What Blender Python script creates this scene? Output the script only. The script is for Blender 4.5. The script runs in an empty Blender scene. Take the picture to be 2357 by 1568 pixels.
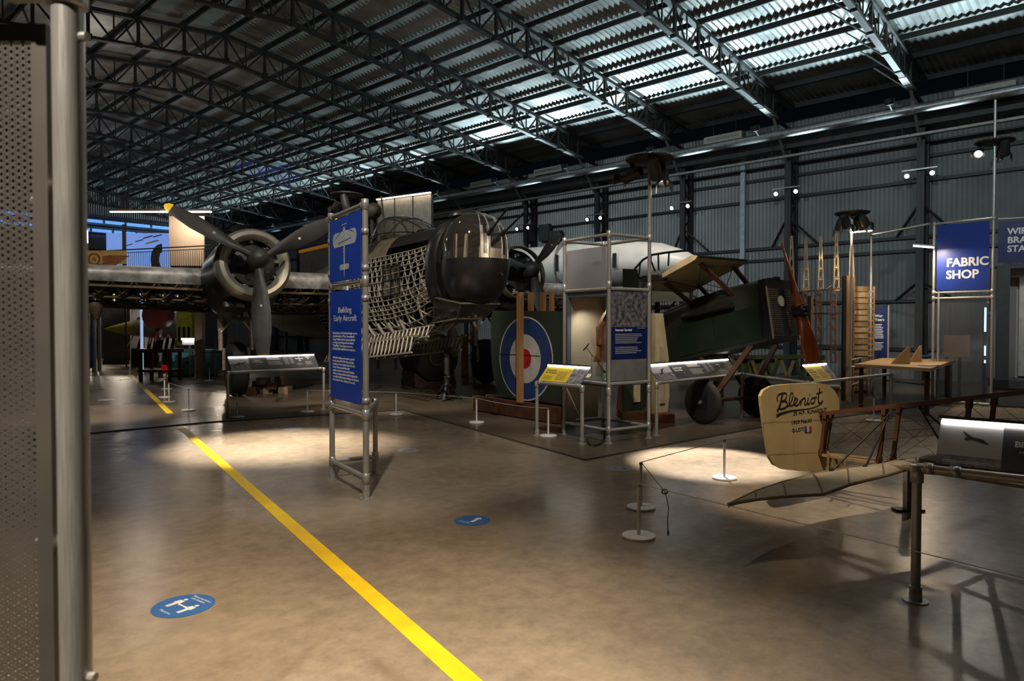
import bpy, bmesh, math, random
from mathutils import Vector, Matrix, Euler
R = math.radians
rnd = random.Random(7)
scene = bpy.context.scene
col = scene.collection

# ---------------------------------------------------------------- camera
FPX, CXP, CYP, PITCH, EYE = 1598.5, 1178.5, 784.0, 0.02096, 1.6
cam_d = bpy.data.cameras.new('camera')
cam_d.sensor_width = 36.0
cam_d.lens = 36.0 * FPX / 2357.0
cam_d.clip_start = 0.05
cam_d.clip_end = 300
cam_d.dof.use_dof = True
cam_d.dof.focus_distance = 9.0
cam_d.dof.aperture_fstop = 5.0
cam = bpy.data.objects.new('camera', cam_d)
col.objects.link(cam)
cam.location = (0, 0, EYE)
cam.rotation_euler = (math.pi / 2 - PITCH, 0, 0)
scene.camera = cam

# ---------------------------------------------------------------- world, exposure
w = bpy.data.worlds.new('night'); scene.world = w
w.use_nodes = True
w.node_tree.nodes['Background'].inputs[0].default_value = (0.10, 0.16, 0.25, 1)
w.node_tree.nodes['Background'].inputs[1].default_value = 0.01
scene.view_settings.view_transform = 'Standard'
scene.view_settings.look = 'None'
scene.view_settings.gamma = 1.0
scene.view_settings.exposure = 0.2
scene.view_settings.use_curve_mapping = False
cy_ = scene.cycles
cy_.max_bounces = 4; cy_.diffuse_bounces = 2; cy_.glossy_bounces = 2; cy_.transmission_bounces = 2; cy_.transparent_max_bounces = 8
cy_.use_adaptive_sampling = True; cy_.adaptive_threshold = 0.03; cy_.light_sampling_threshold = 0.02
cy_.caustics_reflective = False; cy_.caustics_refractive = False

# ---------------------------------------------------------------- pixel helpers
_cp, _sp = math.cos(PITCH), math.sin(PITCH)
def ray(x, y):
    """world direction through photo pixel, scaled so that its y component is 1"""
    dx, dz = (x - CXP) / FPX, -(y - CYP) / FPX
    v = Vector((dx, _cp + dz * _sp, -_sp + dz * _cp))
    return v / v.y
def fl(x, y, z=0.0):
    """point at height z seen at the pixel"""
    r = ray(x, y); t = (z - EYE) / r.z
    return Vector((r.x * t, t, z))
def at(x, y, Y):
    r = ray(x, y)
    return Vector((r.x * Y, Y, EYE + r.z * Y))
def zat(y, Y, x=1178):
    return at(x, y, Y).z

# hangar frame: local x runs to the right wall, local y along it
TH = 0.82201
WALL_X, TR0, BAY = 23.353, 5.055, 3.81
HM = Matrix.Rotation(TH, 4, 'Z')
HMI = HM.inverted()

# ---------------------------------------------------------------- materials
MATS = {}
def mat(name, c, rough=0.5, metal=0.0, var=0.15, scale=6.0, bump=0.0, c2=None, emit=None, es=0.0,
        alpha=None, coat=0.0, spec=0.5, stretch=None, rvar=0.0):
    if name in MATS: return MATS[name]
    m = bpy.data.materials.new(name); m.use_nodes = True
    nt = m.node_tree; b = nt.nodes['Principled BSDF']
    b.inputs['Roughness'].default_value = rough
    b.inputs['Metallic'].default_value = metal
    b.inputs['Specular IOR Level'].default_value = spec
    if coat: b.inputs['Coat Weight'].default_value = coat
    tc = nt.nodes.new('ShaderNodeTexCoord')
    n = nt.nodes.new('ShaderNodeTexNoise'); n.inputs['Scale'].default_value = scale; n.inputs['Detail'].default_value = 2
    if stretch:
        mp = nt.nodes.new('ShaderNodeMapping'); mp.inputs['Scale'].default_value = stretch
        nt.links.new(tc.outputs['Object'], mp.inputs['Vector']); nt.links.new(mp.outputs['Vector'], n.inputs['Vector'])
    else:
        nt.links.new(tc.outputs['Object'], n.inputs['Vector'])
    rp = nt.nodes.new('ShaderNodeValToRGB')
    c2 = c2 or tuple(max(0, v * (1 - 2 * var)) for v in c)
    c1 = tuple(min(1, v * (1 + var)) for v in c) if c2 is None else c
    rp.color_ramp.elements[0].position = 0.3; rp.color_ramp.elements[1].position = 0.7
    rp.color_ramp.elements[0].color = (*c2[:3], 1); rp.color_ramp.elements[1].color = (*c1[:3], 1)
    nt.links.new(n.outputs['Fac'], rp.inputs['Fac'])
    nt.links.new(rp.outputs['Color'], b.inputs['Base Color'])
    if rvar:
        mr = nt.nodes.new('ShaderNodeMapRange')
        mr.inputs['To Min'].default_value = max(0.02, rough - rvar); mr.inputs['To Max'].default_value = min(1, rough + rvar)
        nt.links.new(n.outputs['Fac'], mr.inputs['Value']); nt.links.new(mr.outputs['Result'], b.inputs['Roughness'])
    if bump:
        bp = nt.nodes.new('ShaderNodeBump'); bp.inputs['Strength'].default_value = bump; bp.inputs['Distance'].default_value = 0.01
        nt.links.new(n.outputs['Fac'], bp.inputs['Height']); nt.links.new(bp.outputs['Normal'], b.inputs['Normal'])
    if emit:
        b.inputs['Emission Color'].default_value = (*emit, 1); b.inputs['Emission Strength'].default_value = es
    if alpha is not None: b.inputs['Alpha'].default_value = alpha
    MATS[name] = m
    return m
def glass(name, tint=(0.9, 0.95, 0.95), rough=0.03, mix=0.12, haze=None):
    """thin glass or plastic sheet: mostly see-through, with a mirror reflection and some grime"""
    if name in MATS: return MATS[name]
    m = bpy.data.materials.new(name); m.use_nodes = True
    nt = m.node_tree; nt.nodes.clear()
    out = nt.nodes.new('ShaderNodeOutputMaterial')
    tr = nt.nodes.new('ShaderNodeBsdfTransparent'); tr.inputs[0].default_value = (*tint, 1)
    gl = nt.nodes.new('ShaderNodeBsdfGlossy'); gl.inputs['Roughness'].default_value = rough
    lw = nt.nodes.new('ShaderNodeLayerWeight'); lw.inputs[0].default_value = 0.5
    fr = nt.nodes.new('ShaderNodeMath'); fr.operation = 'POWER'; fr.inputs[1].default_value = 4.0
    nt.links.new(lw.outputs['Facing'], fr.inputs[0])
    ad = nt.nodes.new('ShaderNodeMath'); ad.operation = 'ADD'; ad.inputs[1].default_value = 0.03 + mix * 0.3; ad.use_clamp = True
    mx = nt.nodes.new('ShaderNodeMixShader')
    nt.links.new(fr.outputs[0], ad.inputs[0]); nt.links.new(ad.outputs[0], mx.inputs[0])
    nt.links.new(tr.outputs[0], mx.inputs[1]); nt.links.new(gl.outputs[0], mx.inputs[2])
    last = mx
    if haze:
        df = nt.nodes.new('ShaderNodeBsdfDiffuse'); df.inputs[0].default_value = (*haze[1], 1)
        m2 = nt.nodes.new('ShaderNodeMixShader'); m2.inputs[0].default_value = haze[0]
        nt.links.new(last.outputs[0], m2.inputs[1]); nt.links.new(df.outputs[0], m2.inputs[2]); last = m2
    nt.links.new(last.outputs[0], out.inputs[0])
    MATS[name] = m
    return m
def emis(name, c, s):
    return mat(name, c, 0.5, var=0.0, emit=c, es=s)

GALV = mat('galvanised tube', (0.52, 0.51, 0.48), 0.36, 0.45, c2=(0.34, 0.335, 0.32), scale=25, rvar=0.1)
GALV_D = mat('dull galvanised steel', (0.34, 0.33, 0.31), 0.5, 0.6, c2=(0.2, 0.2, 0.19), scale=18)
STEEL = mat('dark roof steel', (0.045, 0.045, 0.046), 0.5, 0.3, c2=(0.02, 0.02, 0.021), scale=4)
STEEL_L = mat('pale zinc brace', (0.42, 0.43, 0.43), 0.35, 0.8, c2=(0.26, 0.27, 0.27), scale=10)
SHEET = mat('grey corrugated roof sheet', (0.42, 0.43, 0.42), 0.42, 0.35, c2=(0.25, 0.255, 0.25), scale=1.6, rvar=0.08)
WSHEET = mat('grey corrugated wall sheet', (0.30, 0.31, 0.31), 0.45, 0.35, c2=(0.22, 0.225, 0.225), scale=0.9)
WHITE_P = mat('white painted metal', (0.72, 0.71, 0.69), 0.45, c2=(0.58, 0.57, 0.55), scale=9)
BLACK = mat('black paint', (0.012, 0.012, 0.013), 0.42, c2=(0.006, 0.006, 0.007), scale=12)
BLACK_M = mat('matt black metal', (0.02, 0.02, 0.021), 0.6, c2=(0.01, 0.01, 0.01), scale=8)
RUBBER = mat('black rubber', (0.012, 0.012, 0.012), 0.65, c2=(0.006, 0.006, 0.006), scale=15)
BLUE_S = mat('royal blue sign board', (0.006, 0.07, 0.60), 0.45, c2=(0.005, 0.06, 0.53), scale=3)
NAVY_S = mat('navy sign board', (0.003, 0.013, 0.10), 0.45, c2=(0.003, 0.011, 0.085), scale=3)
PRINT_W = mat('white print', (0.75, 0.77, 0.78), 0.5, var=0.03)
PRINT_G = mat('grey print', (0.33, 0.33, 0.34), 0.5, var=0.05)
PRINT_K = mat('black print', (0.02, 0.02, 0.018), 0.6, var=0.05)
YELLOW_P = mat('yellow panel', (0.75, 0.56, 0.01), 0.45, var=0.04)
CHAR_P = mat('charcoal panel', (0.06, 0.06, 0.066), 0.42, var=0.05)
WOOD = mat('pale pine wood', (0.42, 0.23, 0.09), 0.55, c2=(0.27, 0.13, 0.05), scale=5, stretch=(1, 1, 0.15))
WOOD_L = mat('light ply wood', (0.50, 0.32, 0.15), 0.55, c2=(0.38, 0.22, 0.09), scale=4)
WOOD_D = mat('brown stained wood', (0.095, 0.038, 0.017), 0.5, c2=(0.048, 0.02, 0.009), scale=8)
WOOD_R = mat('varnished mahogany', (0.30, 0.075, 0.02), 0.28, c2=(0.16, 0.035, 0.01), scale=9, coat=0.4, stretch=(1, 1, 0.2))
LED = emis('white led strip', (1.0, 0.97, 0.92), 9.0)

# ---------------------------------------------------------------- mesh helpers
class MB:
    def __init__(s): s.v = []; s.f = []; s.m = []; s.cm = 0
    def add(s, vs, fs):
        o = len(s.v); s.v += [tuple(v) for v in vs]
        s.f += [tuple(i + o for i in f) for f in fs]; s.m += [s.cm] * len(fs)
        return s
    def box(s, c, d, rot=None):
        c = Vector(c); x, y, z = d[0] / 2, d[1] / 2, d[2] / 2
        vs = [Vector(p) for p in ((-x,-y,-z),(x,-y,-z),(x,y,-z),(-x,y,-z),(-x,-y,z),(x,-y,z),(x,y,z),(-x,y,z))]
        if rot is not None: vs = [rot @ v for v in vs]
        return s.add([v + c for v in vs], [(3,2,1,0),(4,5,6,7),(0,1,5,4),(1,2,6,5),(2,3,7,6),(3,0,4,7)])
    def frame(s, p, q, up=(0, 0, 1)):
        p, q = Vector(p), Vector(q); a = (q - p)
        L = a.length; a = a / L if L > 1e-9 else Vector((0, 0, 1))
        u = Vector(up)
        if abs(a.dot(u)) > 0.98: u = Vector((1, 0, 0)) if abs(a.x) < 0.9 else Vector((0, 1, 0))
        b = a.cross(u).normalized(); return a, b, b.cross(a).normalized() * 1.0
    def bar(s, p, q, w, h=None, up=(0, 0, 1)):
        h = h or w; p, q = Vector(p), Vector(q); a, b, n = s.frame(p, q, up)
        vs = []
        for e in (p, q):
            for i, j in ((-1,-1),(1,-1),(1,1),(-1,1)): vs.append(e + b * (i * w / 2) + n * (j * h / 2))
        return s.add(vs, [(3,2,1,0),(4,5,6,7),(0,1,5,4),(1,2,6,5),(2,3,7,6),(3,0,4,7)])
    def tube(s, p, q, r, n=8, r2=None, cap=True):
        p, q = Vector(p), Vector(q); a, b, c = s.frame(p, q); r2 = r if r2 is None else r2
        vs = []
        for e, rr in ((p, r), (q, r2)):
            for i in range(n):
                t = 2 * math.pi * i / n; vs.append(e + (b * math.cos(t) + c * math.sin(t)) * rr)
        fs = [(i, (i + 1) % n, n + (i + 1) % n, n + i) for i in range(n)]
        if cap: fs += [tuple(range(n - 1, -1, -1)), tuple(range(n, 2 * n))]
        return s.add(vs, fs)
    def path(s, pts, r, n=6, closed=False):
        pts = [Vector(p) for p in pts]; N = len(pts); vs = []; prev = None
        for k in range(N):
            if closed: t = pts[(k + 1) % N] - pts[k - 1]
            else: t = pts[min(k + 1, N - 1)] - pts[max(k - 1, 0)]
            t.normalize()
            if prev is None:
                u = Vector((0, 0, 1)) if abs(t.z) < 0.9 else Vector((1, 0, 0)); b = t.cross(u).normalized()
            else: b = (prev - t * prev.dot(t)).normalized()
            prev = b; c = b.cross(t); rr = r[k] if isinstance(r, (list, tuple)) else r
            for i in range(n):
                a = 2 * math.pi * i / n; vs.append(pts[k] + (b * math.cos(a) + c * math.sin(a)) * rr)
        fs = []
        for k in range(N if closed else N - 1):
            k2 = (k + 1) % N
            for i in range(n): fs.append((k*n+i, k*n+(i+1)%n, k2*n+(i+1)%n, k2*n+i))
        if not closed: fs += [tuple(range(n - 1, -1, -1)), tuple(range((N-1)*n, N*n))]
        return s.add(vs, fs)
    def lathe(s, o, ax, prof, n=24, up=None, arc=2*math.pi):
        """prof: (distance along axis, radius)"""
        o, ax = Vector(o), Vector(ax).normalized(); a, b, c = s.frame(o, o + ax, up or (0, 0, 1)); vs = []; fs = []
        full = arc > 6.28; m = n if full else n + 1
        for t, r in prof:
            for i in range(m):
                g = arc * i / n; vs.append(o + ax * t + (b * math.cos(g) + c * math.sin(g)) * r)
        for k in range(len(prof) - 1):
            for i in range(n):
                j = (i + 1) % m; fs.append((k*m+i, k*m+j, (k+1)*m+j, (k+1)*m+i))
        if full and tuple(prof[0]) != tuple(prof[-1]):
            if prof[0][1] > 1e-6: fs.append(tuple(range(n - 1, -1, -1)))
            if prof[-1][1] > 1e-6: fs.append(tuple(range((len(prof)-1)*n, len(prof)*n)))
        return s.add(vs, fs)
    def slab(s, pts, nrm, t):
        """polygon pts extruded by t along nrm"""
        n = Vector(nrm) * t; k = len(pts); pts = [Vector(p) for p in pts]
        fs = [tuple(range(k - 1, -1, -1)), tuple(range(k, 2 * k))] + [(i, (i+1) % k, k + (i+1) % k, k + i) for i in range(k)]
        return s.add(pts + [p + n for p in pts], fs)
    def grid(s, rows, closed=False):
        n = len(rows[0]); vs = [p for r in rows for p in r]; fs = []
        for a in range(len(rows) - 1):
            for b in range(n if closed else n - 1):
                c = (b + 1) % n; fs.append((a*n+b, a*n+c, (a+1)*n+c, (a+1)*n+b))
        return s.add(vs, fs)
    def mesh(s, name):
        me = bpy.data.meshes.new(name); me.from_pydata(s.v, [], s.f)
        if any(s.m): me.polygons.foreach_set('material_index', s.m)
        bm = bmesh.new(); bm.from_mesh(me)
        bmesh.ops.recalc_face_normals(bm, faces=bm.faces); bm.to_mesh(me); bm.free()
        return me
    def build(s, name, m, parent=None, smooth=False, M=None):
        return obj(name, s.mesh(name), m, parent, smooth, M)

def obj(name, me, m, parent=None, smooth=False, M=None):
    ms = m if isinstance(m, (list, tuple)) else [m]
    if not me.materials:
        for x in ms: me.materials.append(x)
    if smooth:
        me.polygons.foreach_set('use_smooth', [True] * len(me.polygons))
        try: me.set_sharp_from_angle(angle=R(40))
        except Exception: pass
    o = bpy.data.objects.new(name, me); col.objects.link(o)
    if parent is not None: o.parent = parent
    if M is not None: o.matrix_basis = M
    return o
def tag(o, label=None, cat=None, group=None, kind=None):
    if label: o['label'] = label
    if cat: o['category'] = cat
    if group: o['group'] = group
    if kind: o['kind'] = kind
    return o
def thing(name, label, cat, loc=(0, 0, 0), rz=0.0, group=None, M=None):
    o = bpy.data.objects.new(name, None); col.objects.link(o); o.empty_display_size = 0.2
    if M is not None: o.matrix_basis = M
    else: o.location = loc; o.rotation_euler = (0, 0, rz)
    return tag(o, label, cat, group)
def copy_tree(o, parent=None):
    c = o.copy(); col.objects.link(c); c.parent = parent
    for ch in list(o.children): copy_tree(ch, c)
    return c
UNIT = {}
def unit_box(m):
    if m.name not in UNIT:
        me = MB().box((0, 0, 0), (1, 1, 1)).mesh('bar'); me.materials.append(m); UNIT[m.name] = me
    return UNIT[m.name]
def unit_tube(m, n=8):
    k = m.name + '_t%d' % n
    if k not in UNIT:
        me = MB().tube((0, 0, -.5), (0, 0, .5), .5, n).mesh('tube'); me.materials.append(m)
        me.polygons.foreach_set('use_smooth', [len(p.vertices) == 4 for p in me.polygons]); UNIT[k] = me
    return UNIT[k]
def member(name, p, q, wd, m, parent, h=None, up=(0, 0, 1), round_=False, n=8):
    """one straight member as an object that shares its mesh"""
    p, q = Vector(p), Vector(q); a, b, c = MB().frame(p, q, up); L = (q - p).length
    rot = Matrix((b, c, a)).transposed().to_4x4()
    if round_: M = Matrix.Translation((p + q) / 2) @ rot @ Matrix.Diagonal((wd, wd, L, 1))
    else: M = Matrix.Translation((p + q) / 2) @ rot @ Matrix.Diagonal((wd, h or wd, L, 1))
    o = bpy.data.objects.new(name, unit_tube(m, n) if round_ else unit_box(m)); col.objects.link(o)
    o.parent = parent; o.matrix_basis = M
    return o
FONT = bpy.data.fonts.load('<builtin>') if '<builtin>' in bpy.data.fonts else None
def text(name, s, size, m, parent, M, wide=1.0, extrude=0.0006, align='LEFT', bold=0.0, spacing=1.0, shear=0.0, line=1.0, fit=None):
    cu = bpy.data.curves.new(name, 'FONT'); cu.body = s; cu.size = size; cu.extrude = extrude
    cu.align_x = align; cu.offset = bold; cu.space_character = spacing; cu.shear = shear; cu.space_line = line
    cu.resolution_u = 3
    t = bpy.data.objects.new(name, cu); col.objects.link(t)
    bpy.context.view_layer.update()
    me = bpy.data.meshes.new_from_object(t.evaluated_get(bpy.context.evaluated_depsgraph_get()))
    bpy.data.objects.remove(t); bpy.data.curves.remove(cu)
    if fit:
        xs = [v.co.x for v in me.vertices]; wd = max(xs) - min(xs); wide = fit / wd
    for v in me.vertices: v.co.x *= wide
    me.materials.clear(); me.name = name
    return obj(name, me, m, parent, False, M)
def light(name, kind, M_or_loc, target, power, color, parent=None, size=0.1, spot=60, blend=0.5, sx=None, sy=None):
    d = bpy.data.lights.new(name, kind); d.energy = power; d.color = color
    if kind == 'SPOT': d.spot_size = R(spot); d.spot_blend = blend; d.shadow_soft_size = size
    elif kind == 'AREA':
        d.shape = 'RECTANGLE'; d.size = sx or size; d.size_y = sy or size
    else: d.shadow_soft_size = size
    o = bpy.data.objects.new(name, d); col.objects.link(o)
    o.location = M_or_loc
    if target is not None:
        v = Vector(target) - Vector(M_or_loc); o.rotation_euler = v.to_track_quat('-Z', 'Y').to_euler()
    if parent is not None:
        pm = parent.matrix_basis.copy()
        o.parent = parent; o.matrix_parent_inverse = pm.inverted()
    return o
def axes(o, x, y):
    """matrix with origin o, x along x, z normal to x and y"""
    x = Vector(x).normalized(); z = x.cross(Vector(y)).normalized(); y = z.cross(x)
    M = Matrix((x, y, z)).transposed().to_4x4(); M.translation = Vector(o); return M
# ================================================================= STRUCTURE
def hp(x, y, z=0): return HM @ Vector((x, y, z))
LWX = -4.55                   # left wall
YN, YF = -10.19, 46.97        # near and far ends of the hangar
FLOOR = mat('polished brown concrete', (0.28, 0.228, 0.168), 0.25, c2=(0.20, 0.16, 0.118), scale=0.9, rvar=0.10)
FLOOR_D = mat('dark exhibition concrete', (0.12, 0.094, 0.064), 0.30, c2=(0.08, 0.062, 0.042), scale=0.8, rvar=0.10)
def add_floor_detail(m, fleck, scale):
    nt = m.node_tree; b = nt.nodes['Principled BSDF']
    src = b.inputs['Base Color'].links[0].from_socket
    tc = nt.nodes.new('ShaderNodeTexCoord')
    n = nt.nodes.new('ShaderNodeTexNoise'); n.inputs['Scale'].default_value = scale; n.inputs['Detail'].default_value = 8; n.inputs['Roughness'].default_value = 0.75
    nt.links.new(tc.outputs['Object'], n.inputs['Vector'])
    mr = nt.nodes.new('ShaderNodeMapRange'); mr.inputs['From Min'].default_value = 0.35; mr.inputs['From Max'].default_value = 0.7
    mr.inputs['To Min'].default_value = 1 - fleck; mr.inputs['To Max'].default_value = 1 + fleck
    nt.links.new(n.outputs['Fac'], mr.inputs['Value'])
    mx = nt.nodes.new('ShaderNodeVectorMath'); mx.operation = 'SCALE'
    nt.links.new(src, mx.inputs[0]); nt.links.new(mr.outputs['Result'], mx.inputs['Scale'])
    nt.links.new(mx.outputs[0], b.inputs['Base Color'])
    bp = nt.nodes.new('ShaderNodeBump'); bp.inputs['Strength'].default_value = 0.10; bp.inputs['Distance'].default_value = 0.01
    nt.links.new(n.outputs['Fac'], bp.inputs['Height']); nt.links.new(bp.outputs['Normal'], b.inputs['Normal'])
add_floor_detail(FLOOR, 0.22, 7); add_floor_detail(FLOOR_D, 0.25, 6)
m = MB(); m.slab([(LWX, YN, 0), (WALL_X, YN, 0), (WALL_X, YF, 0), (LWX, YF, 0)], (0, 0, -1), 0.2)
tag(m.build('floor', FLOOR, M=HM), kind='structure')
# darker display floor with a low rim
def isect(p, d, q, e):
    t = ((q.x - p.x) * e.y - (q.y - p.y) * e.x) / (d.x * e.y - d.y * e.x); return p + d * t
edge = [fl(0, 1018), fl(480, 973), fl(926, 945), fl(1347, 1060), fl(1750, 985), fl(2357, 905)]
e0 = edge[0] + (edge[0] - edge[1]).normalized() * 2.2
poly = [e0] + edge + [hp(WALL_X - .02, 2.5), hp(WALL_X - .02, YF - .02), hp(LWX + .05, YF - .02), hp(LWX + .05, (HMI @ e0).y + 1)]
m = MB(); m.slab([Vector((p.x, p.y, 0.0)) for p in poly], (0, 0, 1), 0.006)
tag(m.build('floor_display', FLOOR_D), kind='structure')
DFZ = 0.006
m = MB()
for a, b in zip(edge[:-1], edge[1:]): m.bar((a.x, a.y, 0.008), (b.x, b.y, 0.008), 0.03, 0.016)
tag(m.build('trim_1', mat('floor edging strip', (0.05, 0.045, 0.04), 0.5)), kind='structure')

# corrugated sheets: profile along local x (length L), extends along local y
def corr(m, p0, du, L, dv, H, nrm, pitch=0.102, amp=0.016, seg=4):
    """sheet with origin p0, corrugations repeat along du, run along dv"""
    n = max(1, round(L / pitch)) * seg; p0, du, dv, nrm = Vector(p0), Vector(du), Vector(dv), Vector(nrm)
    top = []; bot = []
    for i in range(n + 1):
        q = p0 + du * (L * i / n) + nrm * (amp * math.sin(2 * math.pi * i / seg))
        bot.append(q); top.append(q + dv * H)
    m.grid([bot, top]); return m
# ---- right wall: one sheet run per bay
wall_r = MB().box((WALL_X + .20, (YN + YF) / 2, 4.2), (0.06, YF - YN, 8.5)).build('wall_right', BLACK_M, M=HM)
tag(wall_r, kind='structure')
me = corr(MB(), (0, -BAY / 2, 0), (0, 1, 0), BAY, (0, 0, 1), 8.4, (1, 0, 0), pitch=0.127, amp=0.020).mesh('corrugated_sheet')
NB = 15
for k in range(NB):
    y = TR0 + BAY * (k - 3.5)
    obj('corrugated_sheet', me, WSHEET, wall_r, True, Matrix.Translation((WALL_X + .10, y, 0)))
for z in (0.9, 2.35, 3.85, 4.25, 5.9, 6.6, 7.0):
    member('girt', (WALL_X + .02, YN, z), (WALL_X + .02, YF, z), 0.10, STEEL, wall_r, 0.09)
# ---- far end wall, left wall, near wall
wall_f = MB().box(((LWX + WALL_X) / 2, YF + .2, 5), (WALL_X - LWX, 0.06, 10)).build('wall_back', BLACK_M, M=HM)
tag(wall_f, kind='structure')
me = corr(MB(), (0, 0, 0), (1, 0, 0), 3.5, (0, 0, 1), 9.9, (0, 1, 0), pitch=0.127, amp=0.02).mesh('corrugated_sheet')
for i in range(8):
    obj('corrugated_sheet', me, WSHEET, wall_f, True, Matrix.Translation((LWX + 3.488 * i, YF + .12, 0)))
for z in (2.5, 4.6, 6.2):
    member('girt', (LWX, YF + .05, z), (WALL_X, YF + .05, z), 0.12, STEEL, wall_f, 0.09)
wall_l = MB().box((LWX - .1, (YN + YF) / 2, 4.2), (0.06, YF - YN, 8.5)).build('wall_left', mat('dark wall lining', (0.05, 0.05, 0.05), 0.7), M=HM)
tag(wall_l, kind='structure')
wall_n = MB().box(((LWX + WALL_X) / 2, YN - .1, 5), (WALL_X - LWX, 0.06, 10)).build('wall_near', MATS['dark wall lining'], M=HM)
tag(wall_n, kind='structure')

# ---- roof geometry (height of the bottom chord over distance from the right wall)
RIDGE = WALL_X - 13.937
SL = 0.1067
def zb(x):                       # bottom chord centre
    wv = WALL_X - x if x > RIDGE else x - (2 * RIDGE - WALL_X)
    return 7.938 + SL * wv
TD = 0.74                        # truss depth
ZTOP = 0.17                      # roof sheet above the top chord centre
NODE_W = [1.857 + 1.20806 * j for j in range(11)]
# ceiling strips between purlins
roof = MB().box((RIDGE, (YN + YF) / 2, zb(RIDGE) + TD + ZTOP + .30), (0.12, YF - YN, 0.05)).build('ceiling', SHEET, M=HM)
tag(roof, kind='structure')
ZR = TD + ZTOP
purl_x = [WALL_X - wv for wv in [0.30] + NODE_W] + [2 * RIDGE - (WALL_X - wv) for wv in NODE_W[-2::-1] + [0.30]]
purl_x[0] = WALL_X - .25
for i in range(len(purl_x) - 1):
    xa, xb = purl_x[i], purl_x[i + 1]
    if i == 0: xa = WALL_X + .12
    za, zb_ = zb(min(xa, WALL_X)) + ZR + .06, zb(xb) + ZR + .06
    v = Vector((xb - xa, 0, zb_ - za)); H = v.length
    mm = corr(MB(), (xa, YN, za), (0, 1, 0), YF - YN, v / H, H + .05, (0, 0, 1), pitch=0.17, amp=0.022)
    mm.build('roof_sheet', SHEET, roof, True)
mm = MB()
mm.slab([(WALL_X + .3, YN, zb(WALL_X) + ZR + .2), (RIDGE, YN, zb(RIDGE) + ZR + .2), (LWX - .3, YN, zb(WALL_X) + ZR + .2),
         (LWX - .3, YN, zb(WALL_X) + ZR + .3), (RIDGE, YN, zb(RIDGE) + ZR + .3), (WALL_X + .3, YN, zb(WALL_X) + ZR + .3)], (0, 1, 0), YF - YN)
mm.build('roof_deck', BLACK_M, roof)
# purlins: serrated look comes from the sheet; flange and web
for i, x in enumerate(purl_x):
    z = zb(x) + TD
    member('purlin', (x, YN, z + .105), (x, YF, z + .105), 0.055, STEEL, roof, 0.15)
    if i in (0, 1): member('purlin_flange', (x, YN, z + .03), (x, YF, z + .03), 0.14, STEEL, roof, 0.02)

# ---- trusses
def make_truss():
    t = thing('roof_truss', 'x', 'truss', M=HM)
    xs = [WALL_X - wv for wv in NODE_W]                      # right half, ends at the ridge
    xs = xs + [2 * RIDGE - x for x in xs[-2::-1]]
    Ys = 0.0
    B = lambda x: Vector((x, Ys, zb(x))); T = lambda x: Vector((x, Ys, zb(x) + TD))
    xr, xl = WALL_X - 0.25, 2 * RIDGE - WALL_X + .25
    for a, b in ((xr, RIDGE), (RIDGE, xl)):
        member('top_chord', T(a), T(b), 0.16, STEEL, t, 0.10)
    for a, b in ((xs[0] + .1, RIDGE), (RIDGE, xs[-1] - .1)):
        member('bottom_chord', B(a), B(b), 0.15, STEEL, t, 0.07)
    for x in xs:
        member('gusset_plate', B(x) + Vector((0, 0, -.06)), B(x) + Vector((0, 0, .09)), 0.17, STEEL, t, 0.14)
        member('post', B(x), T(x), 0.07, STEEL, t, 0.07)
    for a, b in zip(xs[:-1], xs[1:]):
        c = (a + b) / 2
        member('web_brace', T(a), B(c), 0.035, STEEL, t, 0.045)
        member('web_brace', T(b), B(c), 0.035, STEEL, t, 0.045)
        member('web_hanger', T(c), B(c), 0.032, STEEL, t, 0.032)
    # haunch at both ends
    for s, xe, xw in ((1, xs[0], WALL_X - .3), (-1, xs[-1], 2 * RIDGE - WALL_X + .3)):
        member('haunch_brace', B(xe), Vector((xw, 0, 6.35)), 0.08, STEEL_L, t, 0.05)
        member('haunch_brace', B(xe), T(xe + s * .9), 0.07, STEEL, t, 0.05)
        member('haunch_tie', B(xe), Vector((xw, 0, zb(xw))), 0.10, STEEL, t, 0.07)
    # pale knee braces up to the purlins
    for j, wv in enumerate(NODE_W + [2 * 13.937 - v for v in NODE_W[-2::-1]]):
        if j % 2 and 4 < j < 17: continue
        x = WALL_X - wv
        member('knee_brace', (x, .06, zb(x) - .04), (x, 0.95, zb(x) + TD + .04), 0.05, STEEL_L if j < 16 else STEEL, t, 0.035)
    # splice sleeves on the lower chord near the wall
    for wv in (2.5, 1.95):
        x = WALL_X - wv
        member('splice_sleeve', B(x + .28), B(x - .20), 0.18, GALV_D, t, 0.10)
    return t
truss0 = make_truss()
ords = ['first', 'second', 'third', 'fourth', 'fifth', 'sixth', 'seventh', 'eighth', 'ninth', 'tenth', 'eleventh', 'twelfth']
for k in range(-3, 12):
    o = truss0 if k == -3 else copy_tree(truss0)
    o.matrix_basis = HM @ Matrix.Translation((0, TR0 + BAY * k, 0))
    o['label'] = ('dark steel lattice roof truss, %s from the right edge of the picture' % ords[k]) if k >= 0 else 'dark steel lattice roof truss out of view above and behind the camera'
    o['group'] = 'roof trusses'
    if k < 0: o['label'] = 'dark steel roof truss overhead, %s of those outside the picture' % ords[-k - 1]
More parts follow.
